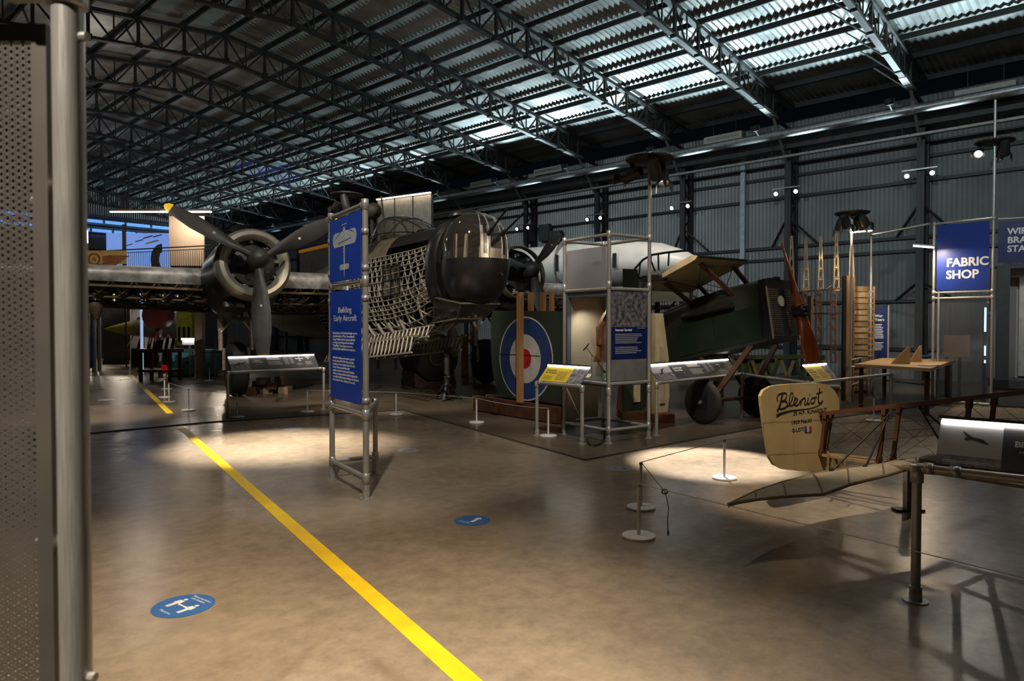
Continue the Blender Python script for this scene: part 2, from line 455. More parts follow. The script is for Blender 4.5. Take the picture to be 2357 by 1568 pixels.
# ---- lattice columns along the right wall
def make_column():
    t = thing('lattice_column', 'x', 'column', M=HM)
    xa, xb = WALL_X - .06, WALL_X - .62
    for x in (xa, xb):
        member('column_flange', (x, 0, 0), (x, 0, 7.75), 0.20, STEEL, t, 0.10)
    n = 15
    for i in range(n):
        z0, z1 = 7.6 * i / n, 7.6 * (i + 1) / n
        a, b = (xa, xb) if i % 2 else (xb, xa)
        member('lacing_bar', (a, 0, z0), (b, 0, z1), 0.06, STEEL, t, 0.03)
    for dy in (-1, 1):
        member('side_brace', (xb, 0, 5.15), (xa + .04, dy * .75, 4.28), 0.07, STEEL, t, 0.05)
        member('side_brace', (xb, 0, 2.9), (xa + .04, dy * .75, 2.38), 0.07, STEEL, t, 0.05)
    MB().box((WALL_X - .34, 0, 0.02), (0.8, 0.35, 0.04)).build('base_plate', STEEL, t)
    return t
col0 = make_column()
for k in range(-1, 11):
    o = col0 if k == -1 else copy_tree(col0)
    o.matrix_basis = HM @ Matrix.Translation((0, TR0 + BAY * k, 0))
    o['label'] = ('dark lattice wall column, %s from the right edge of the picture' % ords[k]) if k >= 0 else 'dark lattice wall column just outside the right edge'
    o['group'] = 'lattice wall columns'
# ---- eave duct, tray, conduit
t = thing('eave_duct', 'round pale metal duct running under the eave of the right wall', 'duct', M=HM)
MB().tube((WALL_X - 1.55, YN, 7.62), (WALL_X - 1.55, YF, 7.62), 0.13, 14).build('duct_tube', STEEL_L, t, True)
for k in range(-2, 11):
    y = TR0 + BAY * k
    MB().tube((WALL_X - 1.55, y - .05, 7.62), (WALL_X - 1.55, y + .05, 7.62), 0.145, 14).build('duct_collar', GALV_D, t, True)
t = thing('cable_tray', 'long pale cable tray hung below the eave duct', 'cable tray', M=HM)
MB().box((WALL_X - 1.0, (YN + YF) / 2, 7.02), (0.16, YF - YN, 0.07)).build('tray', GALV_D, t)
for k in range(-2, 11):
    y = TR0 + BAY * k + .4
    MB().bar((WALL_X - 1.0, y, 7.0), (WALL_X - 1.0, y, 7.95), 0.02).build('hanger', STEEL, t)
t = thing('dark_eave_beam', 'black eave beam between the duct and the cable tray', 'beam', M=HM)
MB().box((WALL_X - .72, (YN + YF) / 2, 7.5), (0.2, YF - YN, 0.34)).build('web', STEEL, t)
MB().box((WALL_X - .72, (YN + YF) / 2, 7.32), (0.34, YF - YN, 0.03)).build('flange', STEEL, t)
# blue-grey downpipe in the second bay
o = MB().box((WALL_X - .12, TR0 + BAY * 1.46, 4.0), (0.12, 0.16, 7.2)).build('downpipe', mat('pale blue-grey pipe', (0.42, 0.50, 0.55), 0.5), M=HM)
tag(o, 'pale blue-grey square downpipe on the corrugated wall behind the propeller', 'pipe')
# clerestory windows at the top of the far end, lit blue by the dusk
win = thing('window_1', None, None, M=HM); tag(win, kind='structure')
PANE = mat('blue lit pane', (0.1, 0.3, 0.6), 0.4, emit=(0.16, 0.42, 1.0), es=.8, var=0.2, scale=2)
for r_, z in enumerate((7.35, 7.9)):
    x = 3.0
    while x < 19.5:
        wd = 1.05 + 0.35 * rnd.random()
        MB().box((x + wd / 2, YF - .12, z), (wd, 0.04, 0.18)).build('pane', PANE, win)
        x += wd + 0.14
for z in (7.15, 7.62, 8.1):
    member('window_frame', (2.6, YF - .14, z), (20, YF - .14, z), 0.08, STEEL, win, 0.08)
# ================================================================= helpers for tube frames (world coordinates)
def wb(m, name, mt, parent, smooth=False):
    return m.build(name, mt, parent, smooth, parent.matrix_basis.inverted())
def wm(name, p, q, d, mt, parent, h=None, up=(0, 0, 1), round_=True, n=10):
    o = member(name, p, q, d, mt, parent, h, up, round_, n)
    o.matrix_basis = parent.matrix_basis.inverted() @ o.matrix_basis
    return o
def V(p, z): return Vector((p[0], p[1], z))
def clamp(p, ax, parent, L=0.085, d=0.068, mt=None):
    ax = Vector(ax).normalized(); p = Vector(p)
    return wm('clamp_fitting', p - ax * L / 2, p + ax * L / 2, d, mt or GALV, parent, n=12)
def foot(p, parent, r=0.05):
    m = MB(); m.tube(V(p, p[2]), V(p, p[2] + .008), r, 14); m.tube(V(p, p[2] + .008), V(p, p[2] + .09), 0.034, 12)
    return wb(m, 'floor_flange', GALV, parent, True)
UPZ = Vector((0, 0, 1))
TUBE = 0.052

# ================================================================= floor markings
LINE = mat('yellow line paint', (0.78, 0.55, 0.005), 0.42, c2=(0.66, 0.44, 0.005), scale=5, rvar=0.1)
def line_strip(pts, z, label):
    m = MB(); vs = []; fs = []
    for a, b in zip(pts[:-1], pts[1:]):
        a, b = Vector(a), Vector(b); d = (b - a).normalized(); n = Vector((d.y, -d.x, 0)) * 0.055
        m.slab([V(a - n, z), V(b - n, z), V(b + n, z), V(a + n, z)], (0, 0, 1), 0.0025)
    tag(m.build('floor_line', LINE), label, 'floor line', 'yellow floor lines')
p0, p1 = fl(418, 985), fl(1077, 1568); d = (p1 - p0).normalized()
line_strip([p0, p1 + d * 2.2], 0.0005, 'long yellow floor line on the polished walkway in the foreground')
line_strip([fl(392, 953), fl(303, 866)], DFZ, 'far faded yellow floor line on the dark display floor')

STK = mat('blue floor sticker', (0.03, 0.13, 0.40), 0.45, c2=(0.025, 0.11, 0.35), scale=10)
STK_P = mat('worn white floor sticker', (0.26, 0.265, 0.29), 0.4, c2=(0.18, 0.19, 0.22), scale=14)
def sticker(px, py, r, label, mt=STK, z=0.0):
    p = fl(px, py); t = thing('floor_sticker', label, 'sticker', (p.x, p.y, z), group='round floor stickers')
    MB().tube((0, 0, 0.0003), (0, 0, 0.0022), r, 32).build('disc', mt, t)
    return t
def person_icon(M, s):
    m = MB(); m.tube((0, .36*s, 0), (0, .36*s, .0006), .085*s, 12)
    out = [(-.13,.25),(.13,.25),(.19,-.02),(.12,-.04),(.09,.1),(.09,-.42),(.02,-.42),(0,-.08),(-.02,-.42),(-.09,-.42),(-.09,.1),(-.12,-.04),(-.19,-.02)]
    m.slab([(x*s, y*s, 0) for x, y in out], (0, 0, 1), .0006); return m
def arrow_icon(L, wd, both=False):
    h = wd * 1.6; m = MB()
    pts = [(-L/2 + (h if both else 0), -wd/2), (L/2 - h, -wd/2), (L/2 - h, -wd*1.3), (L/2, 0), (L/2 - h, wd*1.3), (L/2 - h, wd/2), (-L/2 + (h if both else 0), wd/2)]
    if both: pts += [(-L/2 + h, wd*1.3), (-L/2, 0), (-L/2 + h, -wd*1.3)]
    return m.slab([(x, y, 0) for x, y in pts], (0, 0, 1), .0006)
t = sticker(422, 1395, 0.168, 'blue safe-distance floor sticker with two white figures near the yellow line')
RZ = lambda a, x=0, y=0, z=0.0024: Matrix.Translation((x, y, z)) @ Matrix.Rotation(R(a), 4, 'Z')
rot = -35
Mr = Matrix.Rotation(R(rot), 4, 'Z')
def on(x, y, a=0): return Mr @ RZ(a, x, y)
person_icon(None, .15).build('figure', PRINT_W, t, M=on(-.068, 0.0))
person_icon(None, .15).build('figure', PRINT_W, t, M=on(.068, -0.012))
arrow_icon(.085, .010, True).build('arrow', PRINT_W, t, M=on(0, -.005))
text('lettering', 'Please maintain a\nsafe distance', .026, PRINT_W, t, on(0, .108), align='CENTER')
text('lettering', 'Thank you', .026, PRINT_W, t, on(0, -.115), align='CENTER')
t = sticker(1087, 1199, 0.148, 'blue one-way floor sticker with a white arrow before the tall blue sign')
arrow_icon(.15, .03).build('arrow', PRINT_W, t, M=RZ(62, .03, .02))
text('lettering', 'Please keep\nyour distance', .02, PRINT_W, t, RZ(-28, -.06, -.035), align='CENTER')
t = sticker(940, 1037, 0.14, 'scuffed blue-white floor sticker behind the tall sign', STK_P)
arrow_icon(.15, .03).build('arrow', STK, t, M=RZ(20, .0, .02))
t = sticker(1427, 1079, 0.145, 'worn pale floor sticker beside the barrier of the monoplane tail', STK_P)
person_icon(None, .13).build('figure', STK, t, M=RZ(0, -.05, 0)); person_icon(None, .13).build('figure', STK, t, M=RZ(0, .05, 0))
t = sticker(675, 988, 0.15, 'plain pale floor sticker in front of the left reading rail', STK_P)
t = sticker(245, 921, 0.17, 'far white floor sticker at the left beside the tall post', mat('white floor sticker', (.6, .6, .62), .35), DFZ)

# ================================================================= barrier posts and cords
def make_barrier():
    t = thing('barrier_post', 'x', 'barrier post')
    MB().lathe((0, 0, 0), (0, 0, 1), [(0, .118), (.003, .125), (.018, .125), (.021, .121)], 32).build('base_disc', WHITE_P, t, True)
    MB().tube((0, 0, .02), (0, 0, .40), .0135, 12).build('post', WHITE_P, t, True)
    MB().tube((0, 0, .385), (0, 0, .405), .016, 12).build('cap', GALV_D, t, True)
    return t
bp0 = make_barrier()
BPS = [  # px, py of the base, on display floor, label
    (1667, 1100, 0, 'white barrier post alone in the bright light pool behind the monoplane tail tip'),
    (1475, 1168, 0, 'white barrier post standing right behind the front corner post'),
    (1470, 1234, 0, 'nearest white barrier post with a knotted cord beside it'),
    (2011, 968, 1, 'white barrier post behind the monoplane rudder, under the rail'),
    (1262, 1003, 1, 'white barrier post under the small yellow reading panel'),
    (1097, 972, 1, 'white barrier post left of the wooden roundel stand'),
    (912, 954, 1, 'white barrier post just right of the tall blue sign'),
    (708, 948, 1, 'white barrier post under the right end of the left reading rail'),
    (546, 960, 1, 'white barrier post under the left end of the left reading rail'),
    (434, 944, 1, 'white barrier post at the bend of the cord near the yellow line'),
    (389, 925, 1, 'front one of the three white posts clustered on the yellow line'),
    (379, 914, 1, 'middle one of the three white posts clustered on the yellow line'),
    (384, 895, 1, 'rear one of the three white posts clustered on the yellow line'),
    (299, 865, 1, 'white barrier post at the far end of the yellow line'),
    (482, 876, 1, 'white barrier post in front of the turquoise case'),
    (1654, 921, 1, 'small white post behind the biplane wheel')]
BT = []
for i, (x, y, dz, lb) in enumerate(BPS):
    o = bp0 if i == 0 else copy_tree(bp0)
    p = fl(x, y, DFZ * dz + .01); o.location = (p.x, p.y, DFZ * dz); o['label'] = lb; o['group'] = 'low white barrier posts'
    BT.append(Vector((p.x, p.y, DFZ * dz + .395)))
CORD = mat('dark elastic cord', (0.09, 0.075, 0.06), 0.6); CORD_W = mat('pale cord', (0.75, 0.72, 0.66), 0.6)
def cord(pts, mt, label, r=0.0035, sag=0.0):
    P = []
    for a, b in zip(pts[:-1], pts[1:]):
        for i in range(9): 
            q = Vector(a).lerp(Vector(b), i / 9); q.z -= sag * 4 * (i / 9) * (1 - i / 9); P.append(q)
    P.append(Vector(pts[-1]))
    return tag(MB().path(P, r, 6).build('rope', mt, None, True), label, 'rope', 'barrier ropes')
UC = Vector((0, 0, .012))
off = BT[2] + Vector((2.2, -.55, -.02)); offr = fl(2357, 1332, .36); offr = offr + (offr - BT[2]).normalized() * .8
cord([BT[2] + UC, offr], CORD_W, 'long pale cord from the nearest post to the lower right', 0.003)
ext = BT[0] + (BT[3] - BT[0]).normalized() * 1.9
cord([BT[1] + UC, BT[0] + UC], CORD, 'dark cord between the two posts in the bright light pool')
cord([BT[0] + UC, Vector((BT[0].x + 1.15, BT[0].y + .55, .41)), BT[3] + UC], CORD, 'dark cord running behind the monoplane rudder')
kn = BT[2].lerp(offr, .075)
cord([BT[1] + UC, kn], CORD, 'short dark cord slanting down to the knot')
m = MB(); ang = [i / 14 * 6.283 for i in range(14)]
m.path([kn + Vector((math.cos(a) * .02, 0, math.sin(a) * .016)) for a in ang], .006, 6, True)
m.path([kn, kn + Vector((.016, 0, -.05)), kn + Vector((.028, 0, -.12)), kn + Vector((.022, 0, -.22)), kn + Vector((.026, 0, -.29))], .0035, 6)
m.lathe(kn + Vector((.026, 0, -.285)), (0, 0, -1), [(0, .004), (.012, .009), (.03, .007), (.04, .002)], 8)
tag(m.build('cord_knot', CORD, None, True), 'knotted cord loop with a hanging loose end', 'knot')
cord([BT[9] + UC, BT[10] + UC], CORD_W, 'pale cord at the yellow line between two far posts', .003)
cord([BT[7] + UC, BT[6] + UC], CORD_W, 'pale cord running behind the tall blue sign', .003)
cord([BT[6] + UC, BT[5] + UC], CORD_W, 'pale cord in front of the bomber wheels', .003)
cord([BT[5] + UC, BT[4] + UC], CORD_W, 'pale cord sagging in front of the roundel stand', .003, .03)
cord([BT[9] + UC, BT[8] + UC], CORD_W, 'pale cord left of the left reading rail', .003)

# ================================================================= tall sign BUILDING EARLY AIRCRAFT
pl, pr, pt = fl(765, 1103), fl(843, 1148), fl(864, 1092)
sg = thing('sign_stand', 'tall tubular stand with blue panels reading Building Early Aircraft', 'sign', (pl + pr) / 2)
ztL, ztR = zat(497, pl.y), zat(476, pr.y); zt = (ztL + ztR) / 2
for p in (pl, pr):
    wm('post', V(p, 0), V(p, zt), .058, GALV, sg); foot(V(p, 0), sg, .06)
zl = zat(943, (pl.y + pr.y) / 2); zlo = zat(1080, (pl.y + pr.y) / 2); zm = zat(653, (pl.y + pr.y) / 2)
wm('post', V(pt, 0), V(pt, zl), .055, GALV, sg); foot(V(pt, 0), sg, .06)
ud = (pr - pl).normalized(); WS = (pr - pl).length
for z in (zt, zm, zl, zlo):
    wm('crossbar', V(pl, z), V(pr, z), .05, GALV, sg)
    for p in (pl, pr):
        clamp(V(p, z), UPZ, sg, .095, .068)
        clamp(V(p, z) + (ud if p is pl else -ud) * .05, ud, sg, .05, .066)
wm('crossbar', V(pr, zl), V(pt, zl), .05, GALV, sg); wm('crossbar', V(pl, zlo), V(pt, zlo), .045, GALV, sg)
clamp(V(pt, zlo), UPZ, sg, .1, .072); clamp(V(pt, zl), UPZ, sg, .09, .074)
for z in (zt - .25, zm + .12, zm - .16, zl + .13):
    for p in (pl, pr):
        clamp(V(p, z), UPZ, sg, .055, .07)
        wb(MB().box(V(p, z) + ud * (.045 if p is pl else -.045), (.03, .03, .03)), 'panel_clip', GALV, sg)
cam_side = Vector((ud.y, -ud.x, 0))
if cam_side.y > 0: cam_side = -cam_side
def signboard(pa, pb, z0, z1, inset, mt, parent, name='panel', th=.006, front=0.0):
    a, b = Vector(pa), Vector(pb); u = (b - a).normalized(); L = (b - a).length
    nn = Vector((u.y, -u.x, 0)); nn = nn if nn.y < 0 else -nn
    o = a + u * inset + nn * front; W = L - 2 * inset; o.z = z0
    wb(MB().slab([o - nn * th, o + u * W - nn * th, o + u * W - nn * th + UPZ * (z1 - z0), o - nn * th + UPZ * (z1 - z0)], nn, th), name, mt, parent)
    def place(fx, fy, e=.0008):
        M = axes(o + u * (W * fx) + UPZ * ((z1 - z0) * fy) + nn * e, u, UPZ)
        return parent.matrix_basis.inverted() @ M
    return place, W, z1 - z0
ym = (pl.y + pr.y) / 2
za, zb2 = zat(646, ym), zat(499, ym)
pa, PW, PH = signboard(pl, pr, za, zb2, .042, BLUE_S, sg, front=.028)
# plan view of an early monoplane
icon = mat('pale blue print', (0.58, 0.70, 0.74), 0.5, var=.05)
def flat(pts, mt, M, parent, name='pictogram', th=.0006):
    return MB().slab([(x, y, 0) for x, y in pts], (0, 0, 1), th).build(name, mt, parent, False, M)
def rrect(cx, cy, w_, h_, r, sk=0.0, n=5):
    P = []; r = min(r, w_ * .49, h_ * .45)
    for (sx, sy, a0) in ((1, 1, 0), (-1, 1, 90), (-1, -1, 180), (1, -1, 270)):
        for i in range(n + 1):
            a = R(a0 + 90 * i / n); x = cx + sx * (w_/2 - r) + r * math.cos(a); y = cy + sy * (h_/2 - r) + r * math.sin(a)
            P.append((x, y + sk * (x - cx)))
    return P
Mp = pa(0, 0)
w_, h_ = PW, PH
flat(rrect(w_*.5, h_*.66, w_*.76, h_*.23, w_*.13, 0.0), icon, Mp, sg)
flat(rrect(w_*.5, h_*.215, w_*.30, h_*.085, w_*.03), icon, Mp, sg)
flat([(w_*.46, h_*.84), (w_*.54, h_*.84), (w_*.505, h_*.06), (w_*.495, h_*.06)], PRINT_W, pa(0, 0, .0018), sg)
flat([(w_*.42, h_*.865), (w_*.58, h_*.875), (w_*.58, h_*.89), (w_*.42, h_*.88)], icon, pa(0, 0, .0018), sg)
for a, b in (((.5, .83), (.2, .68)), ((.5, .83), (.8, .72)), ((.3, .6), (.72, .64))):
    d_ = Vector((b[0]*w_ - a[0]*w_, b[1]*h_ - a[1]*h_, 0)).normalized(); n_ = Vector((-d_.y, d_.x, 0)) * .0022
    A, B_ = Vector((a[0]*w_, a[1]*h_, 0)), Vector((b[0]*w_, b[1]*h_, 0))
    flat([tuple((q)[:2]) for q in (A - n_, B_ - n_, B_ + n_, A + n_)], BLUE_S, pa(0, 0, .003), sg)
for i in range(9):
    y = h_ * (.80 - i * .055)
    flat([(w_*.485, y), (w_*.515, y + h_*.03), (w_*.52, y + h_*.022), (w_*.49, y - h_*.008)], BLUE_S, pa(0, 0, .003), sg)
za, zb2 = zat(923, ym), zat(669, ym)
pa, PW, PH = signboard(pl, pr, za, zb2, .042, BLUE_S, sg, front=.028)
text('heading', 'Building\nEarly Aircraft', PH * .075, PRINT_W, sg, pa(.5, .80), align='CENTER', fit=PW * .74, bold=.001)
body1 = 'Early aeroplanes were developed through a process\nof experimentation. A V Roe, Tommy Sopwith,\nGeorge Headlyde and other pioneers built their\nown designs in workshops in the Brooklands\n"Flying Village". Once designs were proven,\nthey were built in small numbers for customers.'
body2 = 'Individual workshops made way for organised\nfactories during World War One, increasing\nproduction to meet a massive demand for new\naircraft. Efficient assembly lines built\ncomplete aircraft from parts made elsewhere.\nAviation technology evolved rapidly throughout the\nwar, with both sides trying to develop more advanced\naircraft than the other, creating an "arms race".'
text('body_text', body1, PH * .030, PRINT_W, sg, pa(.09, .605), fit=PW * .80, line=.98, bold=.0004)
text('body_text', body2, PH * .030, PRINT_W, sg, pa(.09, .375), fit=PW * .84, line=.98, bold=.0004)

# ================================================================= lit reading rails
def lines(m_list, place, W, H, x0, x1, y0, y1, n, mt, parent, th=.5, e=.0009, jitter=.25):
    """rows of small print, each row a thin strip"""
    m = MB()
    for i in range(n):
        y = y0 + (y1 - y0) * (i + .5) / n; hh = abs(y1 - y0) / n * th / 2
        xe = x1 - (x1 - x0) * jitter * rnd.random()
        m.slab([(W*x0, H*(y - hh), 0), (W*xe, H*(y - hh), 0), (W*xe, H*(y + hh), 0), (W*x0, H*(y + hh), 0)], (0, 0, 1), .0003)
    o = m.build('small_print', mt, parent, False, place(0, 0, e)); return o
def photo_mat(name, dark, light_, sc):
    return mat(name, light_, .5, c2=dark, scale=sc)
def lectern(parent, a, b, ph=.26, tilt=48, mount=.03, hood=True, skew=True):
    """tilted panel standing on the rail between world points a and b; returns placing function"""
    a, b = Vector(a), Vector(b); u = (b - a).normalized(); W = (b - a).length
    nn = Vector((u.y, -u.x, 0)); nn = nn if nn.dot(-a) > 0 else -nn        # towards the visitor
    t_ = R(tilt); v = (UPZ * math.sin(t_) - nn * math.cos(t_)).normalized(); nz = u.cross(v).normalized()
    o = a + UPZ * mount
    inv = parent.matrix_basis.inverted()
    def place(fx, fy, e=.0008): return inv @ axes(o + u * W * fx + v * ph * fy + nz * e, u, v)
    def rect(x0, y0, x1, y1, mt, name, e=0.0, th=.0008):
        MB().slab([(W*x0, ph*y0, 0), (W*x1, ph*y0, 0), (W*x1, ph*y1, 0), (W*x0, ph*y1, 0)], (0, 0, 1), th).build(name, mt, parent, False, place(0, 0, e))
    rect(0, 0, 1, 1, CHAR_P, 'panel_board', -.010, .010)
    # hood with led strip along the top edge
    if hood:
        q = lambda x, y, z: o + u * W * x + v * y + nz * z
        m = MB(); m.slab([q(-.005, ph, -.012), q(1.005, ph, -.012), q(1.005, ph, .038), q(-.005, ph, .038)], v, .006)
        m.slab([q(-.005, ph, .034), q(1.005, ph, .034), q(1.005, ph + .006, .038), q(-.005, ph + .006, .038)], -v, .012)
        wb(m, 'light_hood', BLACK_M, parent)
        m = MB(); m.slab([q(.005, ph - .022, .002), q(.995, ph - .022, .002), q(.995, ph - .022, .014), q(.005, ph - .022, .014)], v, .020)
        wb(m, 'led_strip', LED, parent)
    return place, rect, W, ph
PH_G = photo_mat('grey photo print', (.05, .05, .06), (.34, .33, .36), 18)
PH_S = photo_mat('pale sky print', (.46, .45, .46), (.56, .55, .56), 3)
def rail_stand(name, label, pts_px, y_rail, base_px, panel, group='lit reading rails', posts=None, ends=True, z_floor=DFZ):
    """pts_px: [(x,y)] of the rail corners; base_px: base pixel of the first post"""
    b0 = fl(*base_px); zr = zat(pts_px[0][1], b0.y)
    P = [fl(x, y, zr) for x, y in pts_px]; P[0] = V(b0, zr)
    t = thing(name, label, 'reading rail', (b0.x, b0.y, z_floor), group=group)
    for a, b in zip(P[:-1], P[1:]):
        wm('rail', a, b, .05, GALV, t)
        d = (b - a).normalized(); clamp(a + d * .07, d, t, .05, .062); clamp(b - d * .07, d, t, .05, .062)
    for i, p in enumerate(P):
        if posts is None or i in posts:
            wm('post', V(p, z_floor), p, .05, GALV, t); foot(V(p, z_floor), t, .055); clamp(p - UPZ * .03, UPZ, t, .09, .066)
    return t, P, zr
# left rail
tA, PA, zr = rail_stand('reading_rail', 'reading rail with a long charcoal panel under the bomber engine', [(525, 858), (745, 848)], 0, (525, 963), None)
d = (PA[1] - PA[0]).normalized(); L = (PA[1] - PA[0]).length
pl_, rc, W, H = lectern(tA, PA[0] + d * .07, PA[1] - d * .10, .30, 50)
rc(0, 0, .215, .86, PH_G, 'photo'); rc(0, .5, .215, 1, PH_S, 'photo_sky', .0009)
text('heading', 'Vickers\nWellington', .040, PRINT_W, tA, pl_(.31, .66), align='CENTER', bold=.001); text('subheading', 'Bomber, 1939', .018, PRINT_W, tA, pl_(.31, .36), align='CENTER')
lines(None, pl_, W, H, .42, .585, .92, .68, 4, PRINT_W, tA); lines(None, pl_, W, H, .42, .585, .60, .30, 6, PRINT_G, tA)
lines(None, pl_, W, H, .61, .67, .85, .3, 6, PRINT_G, tA); lines(None, pl_, W, H, .68, .73, .85, .35, 5, PRINT_G, tA)
def plane_icon(place, W, H, cx, cy, s, parent, mt=PRINT_W):
    M = place(cx, cy, .0012)
    flat([(-s, .08*s), (s, .08*s), (s*.95, -.1*s), (.1*s, -.16*s), (-.1*s, -.16*s), (-s*.95, -.1*s)], mt, M, parent)
    flat([(-.07*s, .4*s), (.07*s, .4*s), (.05*s, -.7*s), (-.05*s, -.7*s)], mt, M, parent)
    flat([(-.3*s, -.55*s), (.3*s, -.55*s), (.28*s, -.68*s), (-.28*s, -.68*s)], mt, M, parent)
plane_icon(pl_, W, H, .80, .72, .085, tA); plane_icon(pl_, W, H, .905, .80, .06, tA)
lines(None, pl_, W, H, .75, .83, .38, .22, 2, PRINT_G, tA); lines(None, pl_, W, H, .86, .94, .5, .22, 3, PRINT_G, tA)
M = pl_(.108, .42, .0012); flat([(-.11, -.03), (.03, .0), (.12, .045), (.11, .06), (.02, .03), (-.02, .05), (-.04, .02), (-.12, -.015)], PRINT_K, M, tA)
# small yellow panel by the glass case
tB, PB, zr = rail_stand('reading_rail', 'small reading rail with a yellow panel in front of the glass case', [(1240, 880), (1340, 890)], 0, (1236, 1004), None)
d = (PB[1] - PB[0]).normalized()
pl_, rc, W, H = lectern(tB, PB[0] + d * .03, PB[1] - d * .03, .29, 48)
rc(0, 0, .66, 1, YELLOW_P, 'yellow_field'); rc(.66, 0, 1, 1, PH_G, 'photo')
text('heading', 'Women join\nthe Workforce', .042, PRINT_K, tB, pl_(.06, .63), bold=.001, fit=W*.27); lines(None, pl_, W, H, .06, .30, .34, .1, 4, PRINT_K, tB, .3); lines(None, pl_, W, H, .36, .62, .62, .1, 9, PRINT_K, tB, .3)
# long rail before the biplane
tC, PC, zr = rail_stand('reading_rail', 'long reading rail with a charcoal panel in front of the green biplane', [(1513, 882), (1708, 861), (1868, 882), (2052, 861)], 0, (1511, 1004), None)
d = (PC[1] - PC[0]).normalized()
pl_, rc, W, H = lectern(tC, PC[0] + d * .05, PC[1] - d * .13, .30, 48)
rc(0, 0, .21, 1, PH_S, 'photo_sky'); rc(0, 0, .21, .45, PH_G, 'photo', .0009)
text('heading', 'Royal Aircraft\nFactory SE5a', .044, PRINT_W, tC, pl_(.24, .62), bold=.001); text('subheading', '1917', .018, PRINT_W, tC, pl_(.33, .32))
lines(None, pl_, W, H, .42, .59, .92, .66, 4, PRINT_W, tC); lines(None, pl_, W, H, .42, .59, .55, .18, 7, PRINT_G, tC)
lines(None, pl_, W, H, .61, .66, .85, .25, 6, PRINT_G, tC); lines(None, pl_, W, H, .68, .72, .85, .3, 5, PRINT_G, tC)
plane_icon(pl_, W, H, .81, .68, .075, tC); plane_icon(pl_, W, H, .92, .80, .055, tC)
lines(None, pl_, W, H, .77, .85, .34, .2, 2, PRINT_G, tC); lines(None, pl_, W, H, .88, .95, .5, .2, 3, PRINT_G, tC)
M = pl_(.11, .5, .0016); flat([(-.09, -.05), (-.02, -.02), (.02, .03), (.09, .06), (.09, .07), (.0, .045), (-.01, .06), (-.03, .02), (-.09, -.03)], PRINT_K, M, tC)
d = (PC[3] - PC[2]).normalized()
pl_, rc, W, H = lectern(tC, PC[2] + d * .10, PC[2] + d * .86, .29, 48)
rc(0, 0, .72, 1, YELLOW_P, 'yellow_field'); rc(.72, 0, 1, 1, PH_G, 'photo')
text('heading', 'The First\nFlying Village', .04, PRINT_K, tC, pl_(.06, .62), bold=.001); lines(None, pl_, W, H, .06, .33, .42, .12, 4, PRINT_K, tC, .3); lines(None, pl_, W, H, .40, .68, .66, .1, 9, PRINT_K, tC, .3)
# nearest rail, cut by the right edge
b0 = fl(2107, 1384)
zr = zat(1076, b0.y); e1 = fl(2357, 1104, zr); dE = (e1 - V(b0, zr)).normalized()
tE = thing('reading_rail', 'nearest reading rail with a monoplane photo panel at the right edge', 'reading rail', (b0.x, b0.y, 0), group='lit reading rails')
A0 = V(b0, zr); A1 = A0 + dE * 1.75
wm('rail', A0, A1, .052, GALV, tE, n=16)
for p in (A0, A1):
    wm('post', V(p, 0), p, .052, GALV, tE, n=16); foot(V(p, 0), tE, .068); clamp(p - UPZ * .035, UPZ, tE, .10, .07)
clamp(A0 + dE * .06, dE, tE, .05, .068); clamp(A0 + dE * .19, dE, tE, .055, .066); clamp(A0 + dE * 1.5, dE, tE, .055, .066)
pl_, rc, W, H = lectern(tE, A0 + dE * .09, A0 + dE * 1.62, .30, 50, .035)
rc(0, .22, .20, 1, PH_S, 'photo_sky'); rc(0, 0, .20, .22, PH_G, 'photo')
M = pl_(.11, .64, .0012)
flat([(-.055, .04), (-.04, .032), (-.005, .005), (.03, -.012), (.075, -.04), (.055, -.036), (.02, -.022), (-.01, -.014), (-.03, -.022), (-.045, -.012), (-.03, .0), (-.05, .03)], PRINT_K, M, tE)
flat([(-.01, .005), (.05, -.008), (.08, -.045), (.04, -.02), (-.01, -.004)], PRINT_K, M, tE)
lines(None, pl_, W, H, .02, .18, .12, .05, 2, PRINT_W, tE, .35)
text('heading', 'Blériot XI', .052, PRINT_W, tE, pl_(.235, .52), bold=.0015); text('subheading', 'Monoplane, 1909', .024, PRINT_W, tE, pl_(.25, .38))
lines(None, pl_, W, H, .60, .80, .85, .15, 12, PRINT_G, tE, .4)

# ================================================================= left foreground: tall post and perforated screens
YP = 1.18
px0 = at(166, 784, YP)
t = thing('scaffold_post', 'tall galvanised tube post close to the camera at the left edge', 'post', (px0.x, YP, 0))
wm('tube', (px0.x, YP, 0), (px0.x, YP, 2.20), .049, GALV, t, n=28)
wb(MB().lathe((px0.x, YP, 2.135), (0, 0, 1), [(0, .027), (.004, .031), (.09, .031), (.095, .027)], 28), 'elbow_fitting', GALV, t, True)
wb(MB().tube((px0.x - .02, YP, 2.178), (px0.x - .10, YP + .005, 2.178), .031, 20), 'elbow_fitting', GALV, t, True)
wm('top_tube', (px0.x - .09, YP, 2.178), (px0.x - .75, YP + .02, 2.178), .049, GALV, t, n=20)
for z in (2.085, 1.0):
    wb(MB().tube((px0.x + .024, YP - .004, z), (px0.x + .036, YP - .006, z), .008, 8), 'set_screw', GALV, t)
for y in (425, 1275):
    zz = zat(y, YP); wm('side_tube', (px0.x - .02, YP + .03, zz), (px0.x - .36, YP + .45, zz + (.05 if y < 700 else -.12)), .035, GALV, t, n=14)
foot(Vector((px0.x, YP, 0)), t, .06)
PERF = mat('grey perforated steel', (0.13, 0.115, 0.10), 0.45, 0.2, c2=(0.10, 0.09, 0.078), scale=6)
